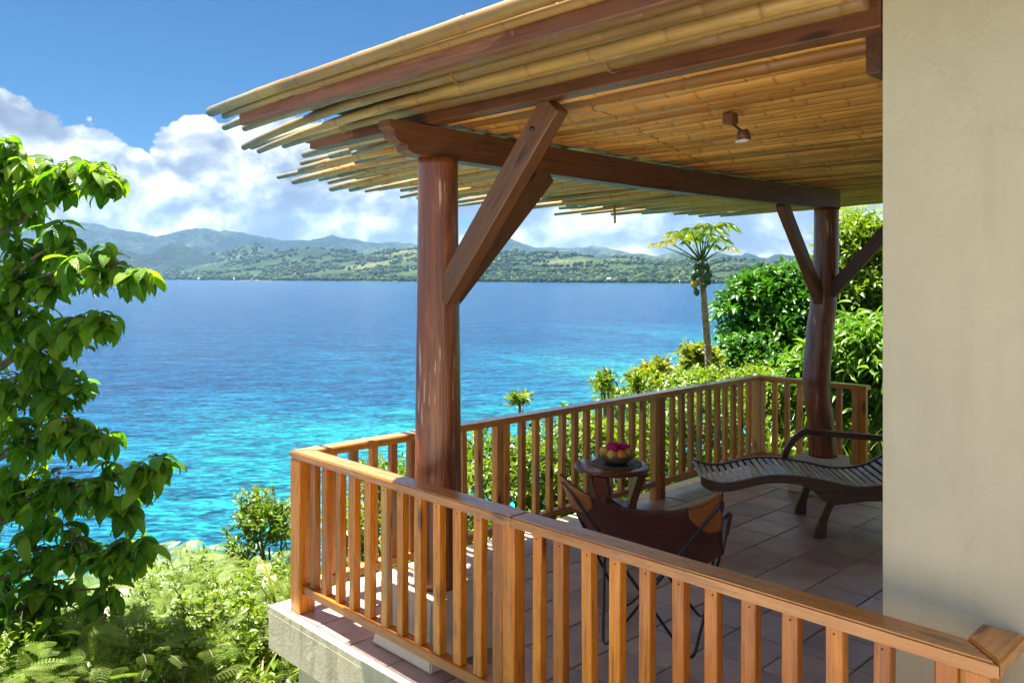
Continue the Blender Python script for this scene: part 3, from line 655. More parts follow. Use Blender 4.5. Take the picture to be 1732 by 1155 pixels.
# ceiling spot lamp
lp = thing('ceiling_lamp', 'small brown spot lamp under the bamboo ceiling', 'lamp', (2.14, 1.02, 2.515))
link('mount', box(.05, .06, .05, .006), M['beam'], lp, (-.05, -.02, -.015))
barbox('arm', (-.05, -.02, -.03), (0, 0, -.078), .018, .012, M['iron'], lp)
V, F = lathe([(.022, 0), (.026, -.008), (.031, -.046), (.028, -.046), (.022, -.03)], 24); MB().add(V, F).build('shade', M['beam'], lp, loc=(0, 0, -.070), rot=(R(6), R(-6), 0))
V, F = lathe([(.022, .004), (.0312, .004), (.032, -.004), (.023, -.006), (.0215, -.001)], 24); MB().add(V, F).build('ring', M['white'], lp, loc=(0, 0, -.116), rot=(R(6), R(-6), 0))
V, F = lathe([(.008, .016), (.017, .008), (.019, .0), (.013, -.003), (.001, -.005)], 20); MB().add(V, F).build('bulb', M['white'], lp, loc=(0, 0, -.112))

# ------------------------------------------------------------------ butterfly chair
ch = thing('butterfly_chair', 'brown leather sling chair on a thin black rod frame', 'chair', (1.6, 1.1, 0))
o0 = Vector((1.6, 1.1, 0))
A_, B_, C_, D_ = [Vector(p) - o0 for p in ((1.51, .82, .012), (1.89, 1.0, .012), (1.66, 1.45, .012), (1.28, 1.27, .012))]
TBL, TBR, TFR, TFL = [Vector(p) - o0 for p in ((1.475, .56, .875), (2.16, .83, .855), (1.90, 1.33, .66), (1.24, 1.17, .64))]
def rod(t1, f, t2):
    P = []
    a = t1 - f; b = t2 - f
    for s_ in np.linspace(.98, .09, 12): P.append(f + a * s_)
    for s_ in np.linspace(0, 1, 7)[1:-1]: P.append((f + a * .09) * (1 - s_) ** 2 + (f) * 2 * s_ * (1 - s_) + (f + b * .09) * s_ ** 2)
    for s_ in np.linspace(.09, .98, 12): P.append(f + b * s_)
    return P
for r_ in ((TFL, A_, TBR), (TFR, B_, TBL), (TBL, D_, TFR), (TBR, C_, TFL)): MB().tube(rod(*r_), .0075, 8).build('frame_rod', M['iron'], ch)
def sling(u, v):
    """u across (-1 left .. 1 right), v from the back edge (0) to the front lip (1)"""
    L = TBL.lerp(TFL, v); Rr = TBR.lerp(TFR, v); mid = (L + Rr) / 2; half = (Rr - L) / 2
    pinch = 1 - .06 * math.sin(math.pi * v)
    p = mid + half * u * pinch
    zt = L.z * (1 - v) + (TFL.z) * v
    edge = abs(u) ** 2.2
    back = .80 * (1 - v) ** 1.0 ; seat = .36 + .50 * max(0, 1 - v * 1.75) ** 1.5 + .22 * max(0, (v - .62) / .38) ** 1.6
    zmid = .355 + .415 * max(0, 1 - v * 1.55) ** 1.45 + .19 * max(0, (v - .62) / .38) ** 1.7
    zedge = .53 + (.345 * max(0, 1 - v * 1.9) ** 1.3) + .11 * max(0, (v - .5) / .5) ** 1.5
    e2 = edge
    z = zmid * (1 - e2) + zedge * e2
    p.z = z
    # fore-aft: belly hangs toward the middle
    p += Vector((-.37, .93, 0)) * (.05 * math.sin(math.pi * v) * (1 - edge))
    if v < .12: p.z += .02 * (1 - v / .12) * abs(u) ** 5
    return p
nu, nv = 33, 29; V = []; F = []
for j in range(nv):
    for i in range(nu): V.append(sling(-1 + 2 * i / (nu - 1), j / (nv - 1)))
for j in range(nv - 1):
    for i in range(nu - 1): F.append((j * nu + i, j * nu + i + 1, (j + 1) * nu + i + 1, (j + 1) * nu + i))
so_ = MB().add(V, F).build('leather_seat', M['leather'], ch)
md = so_.modifiers.new('thick', 'SOLIDIFY'); md.thickness = .005; md.offset = 0
def pocket(corner, us, vs, label):
    V = []; F = []; n_ = 11
    for j in range(n_):
        for i in range(n_):
            a = i / (n_ - 1); b = j / (n_ - 1)
            u = us * (1 - .40 * a); v = (b * vs if vs > 0 else 1 + b * vs)
            # rounded inner edge
            lim = 1 - .75 * (a ** 2)
            p = sling(u, (b * lim * vs if vs > 0 else 1 + b * lim * vs)); q = sling(u, .5)
            nrm = Vector((.37, -.93, .25)) if vs > 0 else Vector((-.37, .93, -.3)); V.append(p + nrm.normalized() * .010)
    for j in range(n_ - 1):
        for i in range(n_ - 1): F.append((j * n_ + i, j * n_ + i + 1, (j + 1) * n_ + i + 1, (j + 1) * n_ + i))
    o = MB().add(V, F).build('corner_pocket', M['leather_light'], ch); o.modifiers.new('thick', 'SOLIDIFY').thickness = .006; o['label'] = label
pocket(TBL, -1, .20, 'tan leather corner pocket of the brown chair'); pocket(TBR, 1, .24, 'tan leather corner pocket of the brown chair'); pocket(TFR, 1, -.2, 'tan leather corner pocket of the brown chair'); pocket(TFL, -1, -.2, 'tan leather corner pocket of the brown chair')
b = MB()
for i in range(64):
    u = -1 + 2 * (i + .5) / 64; p = sling(u, 0); q = sling(u, .016); nn = Vector((.37, -.93, 0)) * .012
    b.tube([q + nn, p + nn + Vector((0, 0, .004)), p - nn * .6 + Vector((0, 0, .003))], .0022, 5)
for s_ in (-1, 1):
    for i in range(26):
        v = (i + .5) / 26 * .8; p = sling(s_, v); q = sling(s_ * .975, v); b.tube([q, p + Vector((0, 0, .006)), p + Vector((0, 0, -.006))], .0022, 5)
tag(b.build('edge_stitching', M['stitch'], ch), kind='stuff')

# ------------------------------------------------------------------ side table with fruit bowl
TX, TY = .56, 2.06
tb = thing('side_table', 'small round dark wood side table with slanted legs', 'table', (TX, TY, 0))
V, F = lathe([(.02, .512), (.225, .512), (.243, .518), (.250, .530), (.250, .540), (.244, .5485), (.235, .5505), (.02, .5505)], 40)
smooth_angle(MB().add(V, F).build('tabletop', M['table'], tb), 30)
for k_ in range(3):
    a = R(-70 + 120 * k_); c_, s_ = math.cos(a), math.sin(a)
    prof_ = [(.205, .512, .028), (.175, .42, .026), (.135, .30, .026), (.13, .24, .028), (.155, .12, .026), (.20, .003, .028)]
    V = []; F = []
    for (r_, z_, hw) in prof_:
        for dr, dt in ((-hw, -.045), (hw, -.045), (hw, .045), (-hw, .045)): V.append(((r_ + dr) * c_ - dt * s_, (r_ + dr) * s_ + dt * c_, z_))
    for i in range(len(prof_) - 1):
        for j in range(4): F.append((i * 4 + j, (i + 1) * 4 + j, (i + 1) * 4 + (j + 1) % 4, i * 4 + (j + 1) % 4))
    F += [(0, 1, 2, 3), (23, 22, 21, 20)]; MB().add(V, F).build('leg', M['table'], tb, False)
V, F = lathe([(.01, .262), (.130, .262), (.138, .27), (.138, .285), (.13, .29), (.01, .29)], 30); smooth_angle(MB().add(V, F).build('lower_shelf', M['table'], tb), 30)
BX, BY = TX - .012 + .03, TY + .03
m, t = mat('woven_mat'); o = t.obj(); r_ = t.vm('LENGTH', t.map(o, scale=(1, 1, 0)))
nd = t.n('ShaderNodeVectorMath', operation='LENGTH'); t.L.new(t.map(o, scale=(1, 1, 0)), nd.inputs[0]); w = t.m('SINE', t.m('MULTIPLY', nd.outputs[1], 700))
princ(t, t.mix(t.mr(w, -1, 1), (.012, .012, .014), (.05, .045, .045)), .5, w, .5, .002); M['mat'] = m
pm = thing('placemat', 'round black woven placemat under the fruit bowl', 'placemat', (BX, BY, .5512))
V, F = lathe([(.01, 0), (.160, 0), (.165, .003), (.160, .006), (.01, .006)], 40); MB().add(V, F).build('woven_disc', M['mat'], pm)
M['bead'] = simple('mat_bead', (.38, .25, .10), (.55, .40, .20), 30, .5)
b = MB(); sv_, sf_ = lathe([(.001, -.0042), (.004, -.002), (.0046, 0), (.004, .002), (.001, .0042)], 6)
for i in range(84):
    a = 2 * math.pi * i / 84; b.add([(p[0] + .164 * math.cos(a), p[1] + .164 * math.sin(a), p[2] + .006) for p in sv_], sf_)
tag(b.build('bead_edge', M['bead'], pm), kind='stuff')
M['bowl'] = simple('carved_bowl', (.09, .062, .03), (.17, .12, .06), 18, .5, .3)
bw = MB(); V, F = lathe([(.045, 0), (.075, .005), (.10, .03), (.112, .058), (.106, .060), (.094, .034), (.065, .014), (.02, .012)], 36)
bwo = bw.add(V, F).build('bowl', M['bowl'], None, loc=(BX, BY, .5582)); tag(bwo, 'shallow brown wooden bowl on the black placemat', 'bowl')
def fruit_mat(name, c1, c2, c3):
    m, t = mat(name); o = t.obj(); g = t.noise(o, 14, 4, .6); f = t.vor(o, 150, 'F1')
    c = t.ramp(g, [(.35, c1), (.5, c2), (.7, c3)]); c = t.mix(t.mr(f, .1, .2, .35, 0), c, (.10, .04, .01)); princ(t, c, .35, f, .15, .002, .5, .1); return m
M['org'] = fruit_mat('orange_peel', (.80, .20, .012), (.85, .30, .025), (.85, .42, .05)); M['mango'] = fruit_mat('mango_skin', (.12, .20, .02), (.60, .36, .03), (.75, .28, .03)); M['apple'] = fruit_mat('yellow_apple', (.75, .42, .06), (.80, .50, .10), (.62, .20, .03))
def fruit(name, label, cat, ax, ay, z, r, sq, m, rot):
    dirv = RGT * ax + FWD * ay; b = MB(); pr = [(max(.001, r * math.sin(q)) * (1 + .04 * math.cos(q)), -r * sq * math.cos(q) + (.10 * r * math.exp(-((q - math.pi) / .35) ** 2) * -1)) for q in np.linspace(.02, math.pi - .02, 14)]
    V, F = lathe(pr, 18); o = b.add(V, F).build(name, m, None, loc=(BX + dirv.x, BY + dirv.y, z), rot=rot)
    b2 = MB().tube([(0, 0, r * sq * .9), (.001, 0, r * sq + .004)], .0025, 6); b2.build('stem', M['wire'], o)
    tag(o, label, cat, 'fruit heaped in the bowl'); return o
fz = .5582
fruit('yellow_apple', 'yellow fruit with a dark spot at the front left of the bowl', 'fruit', -.040, -.070, fz + .066, .034, .98, M['apple'], (R(60), 0, R(20)))
fruit('orange', 'orange fruit at the front centre of the bowl', 'fruit', .022, -.074, fz + .067, .035, .95, M['org'], (R(40), 0, R(50)))
fruit('mango', 'green and yellow mango at the front right of the bowl', 'fruit', .078, -.030, fz + .074, .034, 1.12, M['mango'], (R(80), 0, R(10)))
fruit('mango', 'green mango leaning on the right rim of the bowl', 'fruit', .070, .040, fz + .070, .033, 1.15, M['mango'], (R(70), 0, R(120)))
fruit('yellow_apple', 'tall yellow fruit on the left rim of the bowl', 'fruit', -.083, -.015, fz + .078, .034, 1.15, M['apple'], (R(20), R(10), 0))
fruit('orange', 'orange fruit at the back of the bowl behind the flowers', 'fruit', -.02, .070, fz + .068, .034, .95, M['org'], (0, 0, 0))
m, t = mat('magenta_petals'); a = t.n('ShaderNodeAttribute', attribute_name='tint').outputs['Fac']; cc_ = t.ramp(a, [(0, (.55, .01, .10)), (.5, (.80, .015, .26)), (1, (.88, .10, .45))])
princ(t, cc_, .5, trans=(cc_, .35))
def bunch(label, ax, ay, z, rad, n_):
    dv = RGT * ax + FWD * ay; o = thing('flower_bunch', label, 'flowers', (BX + dv.x, BY + dv.y, z), group='magenta flowers laid on the fruit')
    for k_ in range(n_):
        th = random.uniform(0, 2 * math.pi); ph = math.acos(random.uniform(.0, 1)); d_ = Vector((math.sin(ph) * math.cos(th), math.sin(ph) * math.sin(th), math.cos(ph) * .8)); c_ = d_ * rad * random.uniform(.7, 1)
        b = MB(); x_ = d_.orthogonal().normalized(); y_ = d_.cross(x_); tt_ = random.random()
        for q in range(3):
            a0 = q * 2.094 + random.random(); e = x_ * math.cos(a0) + y_ * math.sin(a0); f_ = x_ * math.cos(a0 + 1.57) + y_ * math.sin(a0 + 1.57); s_ = .019
            b.add([c_, c_ + e * s_ * .5 + f_ * s_ * .45 + d_ * .004, c_ + e * s_ * 1.1 + d_ * .011, c_ + e * s_ * .5 - f_ * s_ * .45 + d_ * .004, c_ + e * s_ * .55 + d_ * .001], [(0, 4, 1), (1, 4, 2), (2, 4, 3), (3, 4, 0)], tt_)
        b.build('blossom', m, o, False, attr=True)
bunch('larger magenta flower bunch on top of the fruit', -.015, -.015, fz + .088, .062, 60); bunch('smaller red and pink flower bunch on the right of the fruit', .050, -.01, fz + .094, .040, 26)

# ------------------------------------------------------------------ lounger
E_ = Vector((.774, .633, 0)); Wd = Vector((-.633, .774, 0)); P0 = Vector((.814, 2.736, 0)); rz = math.atan2(E_.y, E_.x)
lg = thing('sun_lounger', 'curved dark wood slatted lounger half hidden by the house wall', 'sun lounger', P0, rz)
RAIL = [(0, .388), (.04, .372), (.12, .350), (.2, .352), (.30, .375), (.38, .397), (.46, .412), (.56, .417), (.655, .412), (.75, .400), (.85, .384), (.98, .3565), (1.05, .350), (1.11, .351), (1.17, .358), (1.233, .370), (1.3, .392), (1.4, .45), (1.5, .53), (1.6, .615), (1.7, .70), (1.8, .775), (1.86, .81)]
def rz_(s): return interp(RAIL, s)
BOT = [(0, .055), (.05, .075), (.15, .062), (.45, .056), (.65, .058), (.74, .075), (.82, .14), (.9, .155), (1.0, .12), (1.1, .10), (1.2, .11), (1.3, .16), (1.4, .22), (1.5, .15), (1.6, .08), (1.86, .05)]
def extr(poly_top, poly_bot, y0, y1, name):
    n_ = len(poly_top); V = []
    for y_ in (y0, y1):
        V += [(s, y_, z) for s, z in poly_top] + [(s, y_, z) for s, z in poly_bot]
    F = []
    for i in range(n_ - 1): F += [(i, n_ + i, n_ + i + 1, i + 1), (2 * n_ + i, 2 * n_ + i + 1, 3 * n_ + i + 1, 3 * n_ + i), (i, i + 1, 2 * n_ + i + 1, 2 * n_ + i), (n_ + i, 3 * n_ + i, 3 * n_ + i + 1, n_ + i + 1)]
    F += [(0, 2 * n_, 3 * n_, n_), (n_ - 1, 2 * n_ - 1, 4 * n_ - 1, 3 * n_ - 1)]
    me = bpy.data.meshes.new(name); me.from_pydata(V, [], F); me.update()
    bm = bmesh.new(); bm.from_mesh(me); bmesh.ops.recalc_face_normals(bm, faces=bm.faces); bmesh.ops.bevel(bm, geom=[e for e in bm.edges if len(e.link_faces) == 2 and e.calc_face_angle() > 1.2], offset=.006, segments=2, affect='EDGES'); bm.to_mesh(me); bm.free()
    o = link(name, me, M['lounger'], lg); smooth_angle(o, 30); return o
ss = list(np.linspace(0, 1.86, 60))
for y0, y1 in ((-.022, .022), (.558, .602)): extr([(s, rz_(s) + .012) for s in ss], [(s, rz_(s) + .012 - interp(BOT, s)) for s in ss], y0, y1, 'side_rail')
legp = [(.28, .86, .94), (.24, .845, .905), (.20, .828, .880), (.15, .807, .862), (.10, .787, .85), (.05, .768, .845), (.004, .758, .848)]
for y0, y1 in ((-.026, .026), (.554, .606)):
    extr([(a, z) for z, a, c_ in legp][::1] , [(c_, z) for z, a, c_ in legp], y0, y1, 'leg')
    extr([(2.38 - c_, z) for z, a, c_ in legp], [(2.38 - a, z) for z, a, c_ in legp], y0, y1, 'leg')
sm_ = box(.034, .512, .013, .003)
s = .012
while s < 1.84:
    ang = math.atan2(rz_(s + .02) - rz_(s - .02), .04)
    link('slat', sm_, M['slat'], lg, (s, .29, rz_(s) - .002 + random.uniform(-.001, .001)), (0, -ang, 0)); s += .0485
arm = [(.69, .395), (.70, .43), (.725, .49), (.765, .55), (.82, .600), (.85, .617), (.92, .613), (1.1, .598), (1.38, .578), (1.6, .575), (1.72, .60)]
AT = []; AB = []
for i, (a, z) in enumerate(arm):
    p0 = arm[max(0, i - 1)]; p1 = arm[min(len(arm) - 1, i + 1)]; d_ = Vector((p1[0] - p0[0], p1[1] - p0[1])).normalized(); n_ = Vector((-d_.y, d_.x)) * .022
    AT.append((a + n_.x, z + n_.y)); AB.append((a - n_.x, z - n_.y))
extr(AT, AB, .604, .652, 'armrest')

# ------------------------------------------------------------------ vegetation
def leaf_mat(name, c0, c1, c2, tr=.42, rough=.38, spec=.5, glow=(1.25, 1.35, .5)):
    m, t = mat(name); a = t.n('ShaderNodeAttribute', attribute_name='tint').outputs['Fac']
    c = t.ramp(a, [(0, c0), (.5, c1), (1, c2)]); c = t.mix(t.mr(t.noise(t.obj(), 3.1, 3), .35, .7, .0, .35), c, c2)
    princ(t, c, rough, spec=spec, trans=(t.mix(1, c, glow, 'MULTIPLY'), tr)); return m
G = {}
G['bright'] = leaf_mat('bright_leaf', (0.046, 0.1175, 0.0061), (0.1124, 0.2043, 0.0102), (0.2452, 0.286, 0.0306))
G['fern'] = leaf_mat('feathery_leaf', (0.0973, 0.1945, 0.0172), (0.1831, 0.2746, 0.0343), (0.2975, 0.3547, 0.0744))
G['gloss'] = leaf_mat('dark_glossy_leaf', (0.0125, 0.0625, 0.0083), (0.0365, 0.146, 0.0125), (0.1251, 0.2918, 0.0208), .28, .42)
G['shrub'] = leaf_mat('shrub_leaf', (0.0298, 0.0935, 0.017), (0.0722, 0.1613, 0.0255), (0.2038, 0.2889, 0.068), .32, .28)
G['long'] = leaf_mat('long_leaf', (0.0255, 0.1019, 0.0084), (0.0764, 0.1954, 0.0127), (0.2209, 0.3398, 0.0425), .38, .35)
G['lime'] = leaf_mat('lime_leaf', (0.0751, 0.1609, 0.0108), (0.1448, 0.236, 0.0161), (0.2575, 0.3111, 0.0376))
G['yellow'] = leaf_mat('yellow_green_leaf', (0.0777, 0.1553, 0.0073), (0.165, 0.2233, 0.0097), (0.3009, 0.2669, 0.0145))
G['stem'] = simple('plant_stem', (.10, .075, .04), (.2, .16, .09), 12, .8)
T8v = np.array([(0, 0, 0), (.33, -.5, .10), (.33, .5, .10), (.36, 0, 0), (.72, -.34, .02), (.72, .34, .02), (.72, 0, -.06), (1, 0, -.20)]); T8f = np.array([(0, 1, 3), (0, 3, 2), (1, 4, 6), (1, 6, 3), (3, 6, 5), (3, 5, 2), (4, 7, 6), (6, 7, 5)])
T4v = np.array([(0, 0, 0), (.5, -.5, .10), (.5, .5, .10), (.5, 0, 0), (1, 0, -.12)]); T4f = np.array([(0, 1, 3), (0, 3, 2), (1, 4, 3), (3, 4, 2)])
def unit(a): return a / np.maximum(1e-9, np.linalg.norm(a, axis=1, keepdims=True))
def leaves(base, d, nrm, ln, wd, T=0):
    tv, tf = (T8v, T8f) if T == 0 else (T4v, T4f)
    d = unit(d); s = unit(np.cross(nrm, d)); n_ = np.cross(d, s)
    V = base[:, None] + tv[None, :, 0:1] * (d * ln[:, None])[:, None] + tv[None, :, 1:2] * (s * wd[:, None])[:, None] + tv[None, :, 2:3] * (n_ * ln[:, None])[:, None]
    F = tf[None] + (np.arange(len(base)) * len(tv))[:, None, None]
    return V.reshape(-1, 3), F.reshape(-1, 3), len(tv)
def twigs(cs, rad, n, m_, tl, up=.4, flat=0):
    """n twigs of m_ leaves on lumpy lobes: leaf bases and directions"""
    k = rng.integers(0, len(cs), n); u = unit(rng.normal(size=(n, 3))); u[:, 2] = np.where(u[:, 2] < -.35, -u[:, 2] * .6, u[:, 2])
    r = rng.uniform(.45, 1.0, (n, 1)) ** .5
    b = cs[k, :3] + u * r * cs[k, 3:6]; dr = unit(u + rng.normal(size=(n, 3)) * .45 + np.array([0, 0, up]))
    tl = tl * rng.uniform(.6, 1.25, (n, 1)); i = (np.arange(m_) + .3) / m_
    B = b[:, None] + dr[:, None] * (tl[:, None] * i[None, :, None]); B[..., 2] -= (tl * .25) * (i[None] ** 2)
    sd = unit(np.cross(dr, rng.normal(size=(n, 3)))); ph = np.arange(m_) * 2.4
    s2 = np.cross(dr, sd); L = sd[:, None] * np.cos(ph)[None, :, None] + s2[:, None] * np.sin(ph)[None, :, None]
    D = L * .9 + dr[:, None] * (.35 + .7 * i[None, :, None])
    return B.reshape(-1, 3), D.reshape(-1, 3), np.repeat(rng.uniform(0, 1, n), m_), b, dr, tl
def lobes(c, rx, ry, rz_, n, lr):
    o = []
    for i in range(n):
        u = np.array(Vector((random.gauss(0, 1), random.gauss(0, 1), random.gauss(0, 1))).normalized()) * random.uniform(.35, .85)
        s = random.uniform(.75, 1.25) * lr; o.append((c[0] + u[0] * rx, c[1] + u[1] * ry, c[2] + u[2] * rz_, s, s, s * .8))
    return np.array(o)
def foliage(name, parent, m, B, D, tw, ln, wr, droop=.2, T=0, parts='foliage'):
    n = len(B); D = D + rng.normal(size=(n, 3)) * .25 + np.array([0, 0, -droop]); N = np.array([0, 0, 1.0]) + rng.normal(size=(n, 3)) * .45
    l = ln * rng.uniform(.6, 1.2, n); V, F, k = leaves(B, D, N, l, l * wr, T)
    tint = np.clip(tw * .55 + rng.uniform(0, .55, n) - .05, 0, 1)
    loc = np.array(parent.location) if parent else 0
    o = link(parts, rawmesh(parts, V - loc, F, False, col=np.repeat(tint, k)), m, parent); o['kind'] = 'stuff'; return o
def plant(name, label, cat, c, rad, mk, leaf, wr, ntw, nl=9, lobe=None, tl=None, m_=7, droop=.2, up=.4, group=None, T=0, stems=5, trunk=0, gz=None):
    c = Vector(c); g_ = ground_h(c.x, c.y) if gz is None else gz; root = thing(name, label, cat, (c.x, c.y, g_), group=group)
    lb = lobes(c, *rad, nl, lobe or max(rad) * .42); B, D, tw, b, dr, tl_ = twigs(lb, None, ntw, m_, tl or leaf * 2.2, up)
    foliage(name, root, G[mk], B, D, tw, leaf, wr, droop, T)
    st = MB(); loc = Vector(root.location)
    if trunk:
        MB().tube([(0, 0, -.3), (.03, .02, (c.z - g_) * .5), (0, 0, c.z - g_)], [trunk, trunk * .8, trunk * .45], 10).build('trunk', G['stem'], root)
    for i in range(min(stems, len(lb))):
        e = Vector(lb[i, :3]) - loc; s_ = Vector((random.uniform(-.1, .1), random.uniform(-.1, .1), -.1)) if not trunk else Vector((0, 0, (c.z - g_) * .55))
        st.tube([s_, s_.lerp(e, .5) + Vector((random.uniform(-.1, .1), random.uniform(-.1, .1), .06)), e], [.018, .014, .007], 5)
    sel = rng.choice(ntw, min(ntw, 60), replace=False)
    for i in sel: st.tube([Vector(b[i]) - loc, Vector(b[i] + dr[i] * tl_[i]) - loc], [.004, .002], 4)
    if st.v: st.build('stems', G['stem'], root)['kind'] = 'stuff'
    return root
def fern_plant(label, c, rad, nf, fl=.5, group='feathery bushes on the slope'):
    """a bush of twice-pinnate fronds with rows of narrow leaflets"""
    c = Vector(c); g_ = ground_h(c.x, c.y); root = thing('feathery_bush', label, 'bush', (c.x, c.y, g_), group=group)
    Bs = []; Ds = []; Ns = []; Ls = []; Ts = []; st = MB(); loc = Vector(root.location)
    for q in range(nf):
        th = random.uniform(0, 2 * math.pi); rr_ = math.sqrt(random.random()); b = Vector((c.x + rad[0] * rr_ * math.cos(th), c.y + rad[1] * rr_ * math.sin(th), c.z + rad[2] * random.uniform(-.6, 1) * (1 - .4 * rr_)))
        d = Vector((math.cos(th) + random.gauss(0, .5), math.sin(th) + random.gauss(0, .5), random.uniform(.1, .9))).normalized(); L = fl * random.uniform(.6, 1.15); tn = random.random()
        side = d.cross(Vector((0, 0, 1))).normalized(); up = side.cross(d); npn = 9; path = []
        for i in range(npn + 1):
            s_ = i / npn; p = b + d * (L * s_) + Vector((0, 0, -1)) * (L * .30 * s_ * s_); path.append(p)
            if i == 0: continue
            for sg in (-1, 1):
                pd = (side * sg * .95 + d * .55 + Vector((0, 0, -.25))).normalized(); pl = L * .38 * (1 - .55 * abs(s_ - .45)); nn = 7
                ld = pd.cross(up).normalized()
                for k_ in range(nn):
                    bp = p + pd * (pl * (k_ + .5) / nn)
                    for sg2 in (-1, 1): Bs.append(bp); Ds.append(ld * sg2 + pd * .5 + Vector((0, 0, -.1))); Ns.append(up); Ls.append(pl * .24); Ts.append(tn)
        if q % 2 == 0: st.tube([x - loc for x in path[::3]], .003, 4)
    # one flat diamond per leaflet
    B = np.array(Bs); D = unit(np.array(Ds)); Nn = np.array(Ns); l = np.array(Ls); s_ = unit(np.cross(Nn, D))
    tv = np.array([(0, 0), (.5, -.5), (1, 0), (.5, .5)]); V = B[:, None] + tv[None, :, 0:1] * (D * l[:, None])[:, None] + tv[None, :, 1:2] * (s_ * (l * .26)[:, None])[:, None]
    F = np.arange(4)[None] + (np.arange(len(B)) * 4)[:, None]; tint = np.clip(np.array(Ts) * .7 + rng.uniform(0, .3, len(B)), 0, 1)
    o = link('foliage', rawmesh('foliage', V.reshape(-1, 3) - np.array(loc), F, False, col=np.repeat(tint, 4)), G['fern'], root); o['kind'] = 'stuff'
    for q in range(6): e = Vector((random.uniform(-1, 1) * rad[0] * .6, random.uniform(-1, 1) * rad[1] * .6, c.z - g_)); st.tube([Vector((0, 0, -.1)), e * .5 + Vector((0, 0, .1)), e], [.016, .011, .005], 5)
    st.build('stems', G['stem'], root)['kind'] = 'stuff'; return root
def blade_plant(name, label, c, n, L, w, mk, spread=.5, group=None, droop=.6):
    c = Vector(c); root = thing(name, label, 'plant', c, group=group); V = []; F = []; A = []
    for q in range(n):
        th = random.uniform(0, 2 * math.pi); d = Vector((math.cos(th), math.sin(th), 0)); l = L * random.uniform(.6, 1.15); b0 = Vector((random.gauss(0, spread * .3), random.gauss(0, spread * .3), 0)); s_ = Vector((-d.y, d.x, 0)); tn = random.random(); lean = random.uniform(.25, .8)
        o = len(V); K = 6
        for i in range(K + 1):
            u = i / K; p = b0 + d * (l * lean * u ** 1.4) + Vector((0, 0, l * (u - droop * lean * u ** 2.5))); ww = w * (1 - u) ** .6 * (.6 + .9 * u if u < .4 else 1)
            V += [p - s_ * ww / 2, p + s_ * ww / 2]; A += [tn, tn]
        for i in range(K): F.append((o + 2 * i, o + 2 * i + 1, o + 2 * i + 3, o + 2 * i + 2))
    me = bpy.data.meshes.new('blades'); me.from_pydata(V, [], F); a = me.attributes.new('tint', 'FLOAT', 'POINT'); a.data.foreach_set('value', A)
    o = link('blades', me, G[mk], root); o['kind'] = 'stuff'; return root
def put(px, py, Z, dz=0): p = at(px, py, Z); p.z += dz; return p

# --- slope on the lower left: feathery bushes
fl_ = [((330, 1010, 7.4), (.6, .6, .35), 60, 'feathery bush filling the slope just below the water line'), ((240, 1010, 8.0), (.6, .6, .35), 50, 'feathery bush under the tips of the broad leaved tree by the water'),
       ((400, 1000, 7.8), (.55, .55, .35), 55, 'feathery bush below the round leaved shrub'), ((280, 975, 9.4), (.6, .6, .35), 45, 'farthest feathery bush down the slope before the water'), ((460, 990, 8.0), (.5, .5, .35), 50, 'feathery bush left of the railing corner post behind the slab'), ((180, 1120, 5.6), (.6, .6, .3), 55, 'feathery bush at the bottom edge beneath the broad leaved tree'), ((120, 1040, 7.0), (.6, .6, .3), 45, 'feathery bush behind the lowest leaves of the broad leaved tree'),
       ((150, 1085, 6.2), (.75, .75, .38), 70, 'feathery bush at the bottom left under the broad leaved tree'), ((300, 1050, 6.6), (.8, .8, .42), 80, 'feathery bush at the bottom centre of the slope, in front of the sea'),
       ((410, 1085, 6.0), (.65, .65, .42), 70, 'feathery bush nearest the lower corner of the deck slab'), ((250, 1140, 5.2), (.7, .6, .3), 60, 'feathery bush cut by the bottom edge of the view left of the slab'),
       ((90, 1150, 6.4), (.6, .6, .25), 45, 'feathery bush in the bottom left corner of the view'), ((440, 1010, 7.4), (.6, .6, .4), 50, 'feathery bush behind the corner of the slab below the round leaved shrub'),
       ((200, 1025, 8.2), (.7, .7, .3), 50, 'feathery bush farther down the slope left of centre'), ((350, 985, 8.4), (.6, .6, .35), 45, 'feathery bush whose fronds stand against the turquoise water'), ((40, 1060, 7.8), (.8, .8, .3), 40, 'feathery bush farther down the slope at the left edge')]
for (a, rd, nf, lb) in fl_: fern_plant(lb, put(*a), rd, int(nf * 2.5), .20)
plant('round_leaved_shrub', 'round leaved shrub standing against the water left of the corner post', 'shrub', put(455, 925, 8.0), (.32, .32, .50), 'bright', .065, .50, 150, 14, .10, .20, 8, .05, 1.1, trunk=.02)
plant('round_leaved_shrub', 'thin upright dark leaved sprig above the shrub beside the corner post', 'shrub', put(432, 868, 8.1), (.10, .10, .20), 'bright', .06, .5, 60, 4, .10, .14, 8, 0, 1.0)
plant('round_leaved_shrub', 'low dark leaved shrub at the foot of the shrub by the corner post', 'shrub', put(395, 990, 8.2), (.35, .35, .22), 'shrub', .07, .55, 170, 7, .17, .14, 7, .1, .7)
for px_, py_, lb in ((344, 940, 'thin yellow green sprig against the water, tallest on the lower slope'), (312, 985, 'short yellow green sprig left of the tallest one on the lower slope'), (376, 965, 'leafy yellow green sprig right of the tallest one on the lower slope'), (480, 880, 'pale green sprig touching the corner post of the railing')):
    plant('leafy_sprig', lb, 'plant', put(px_, py_ + 25, 8.6), (.06, .06, .22), 'bright', .075, .42, 34, 4, .08, .12, 7, 0, 1.2, stems=3)
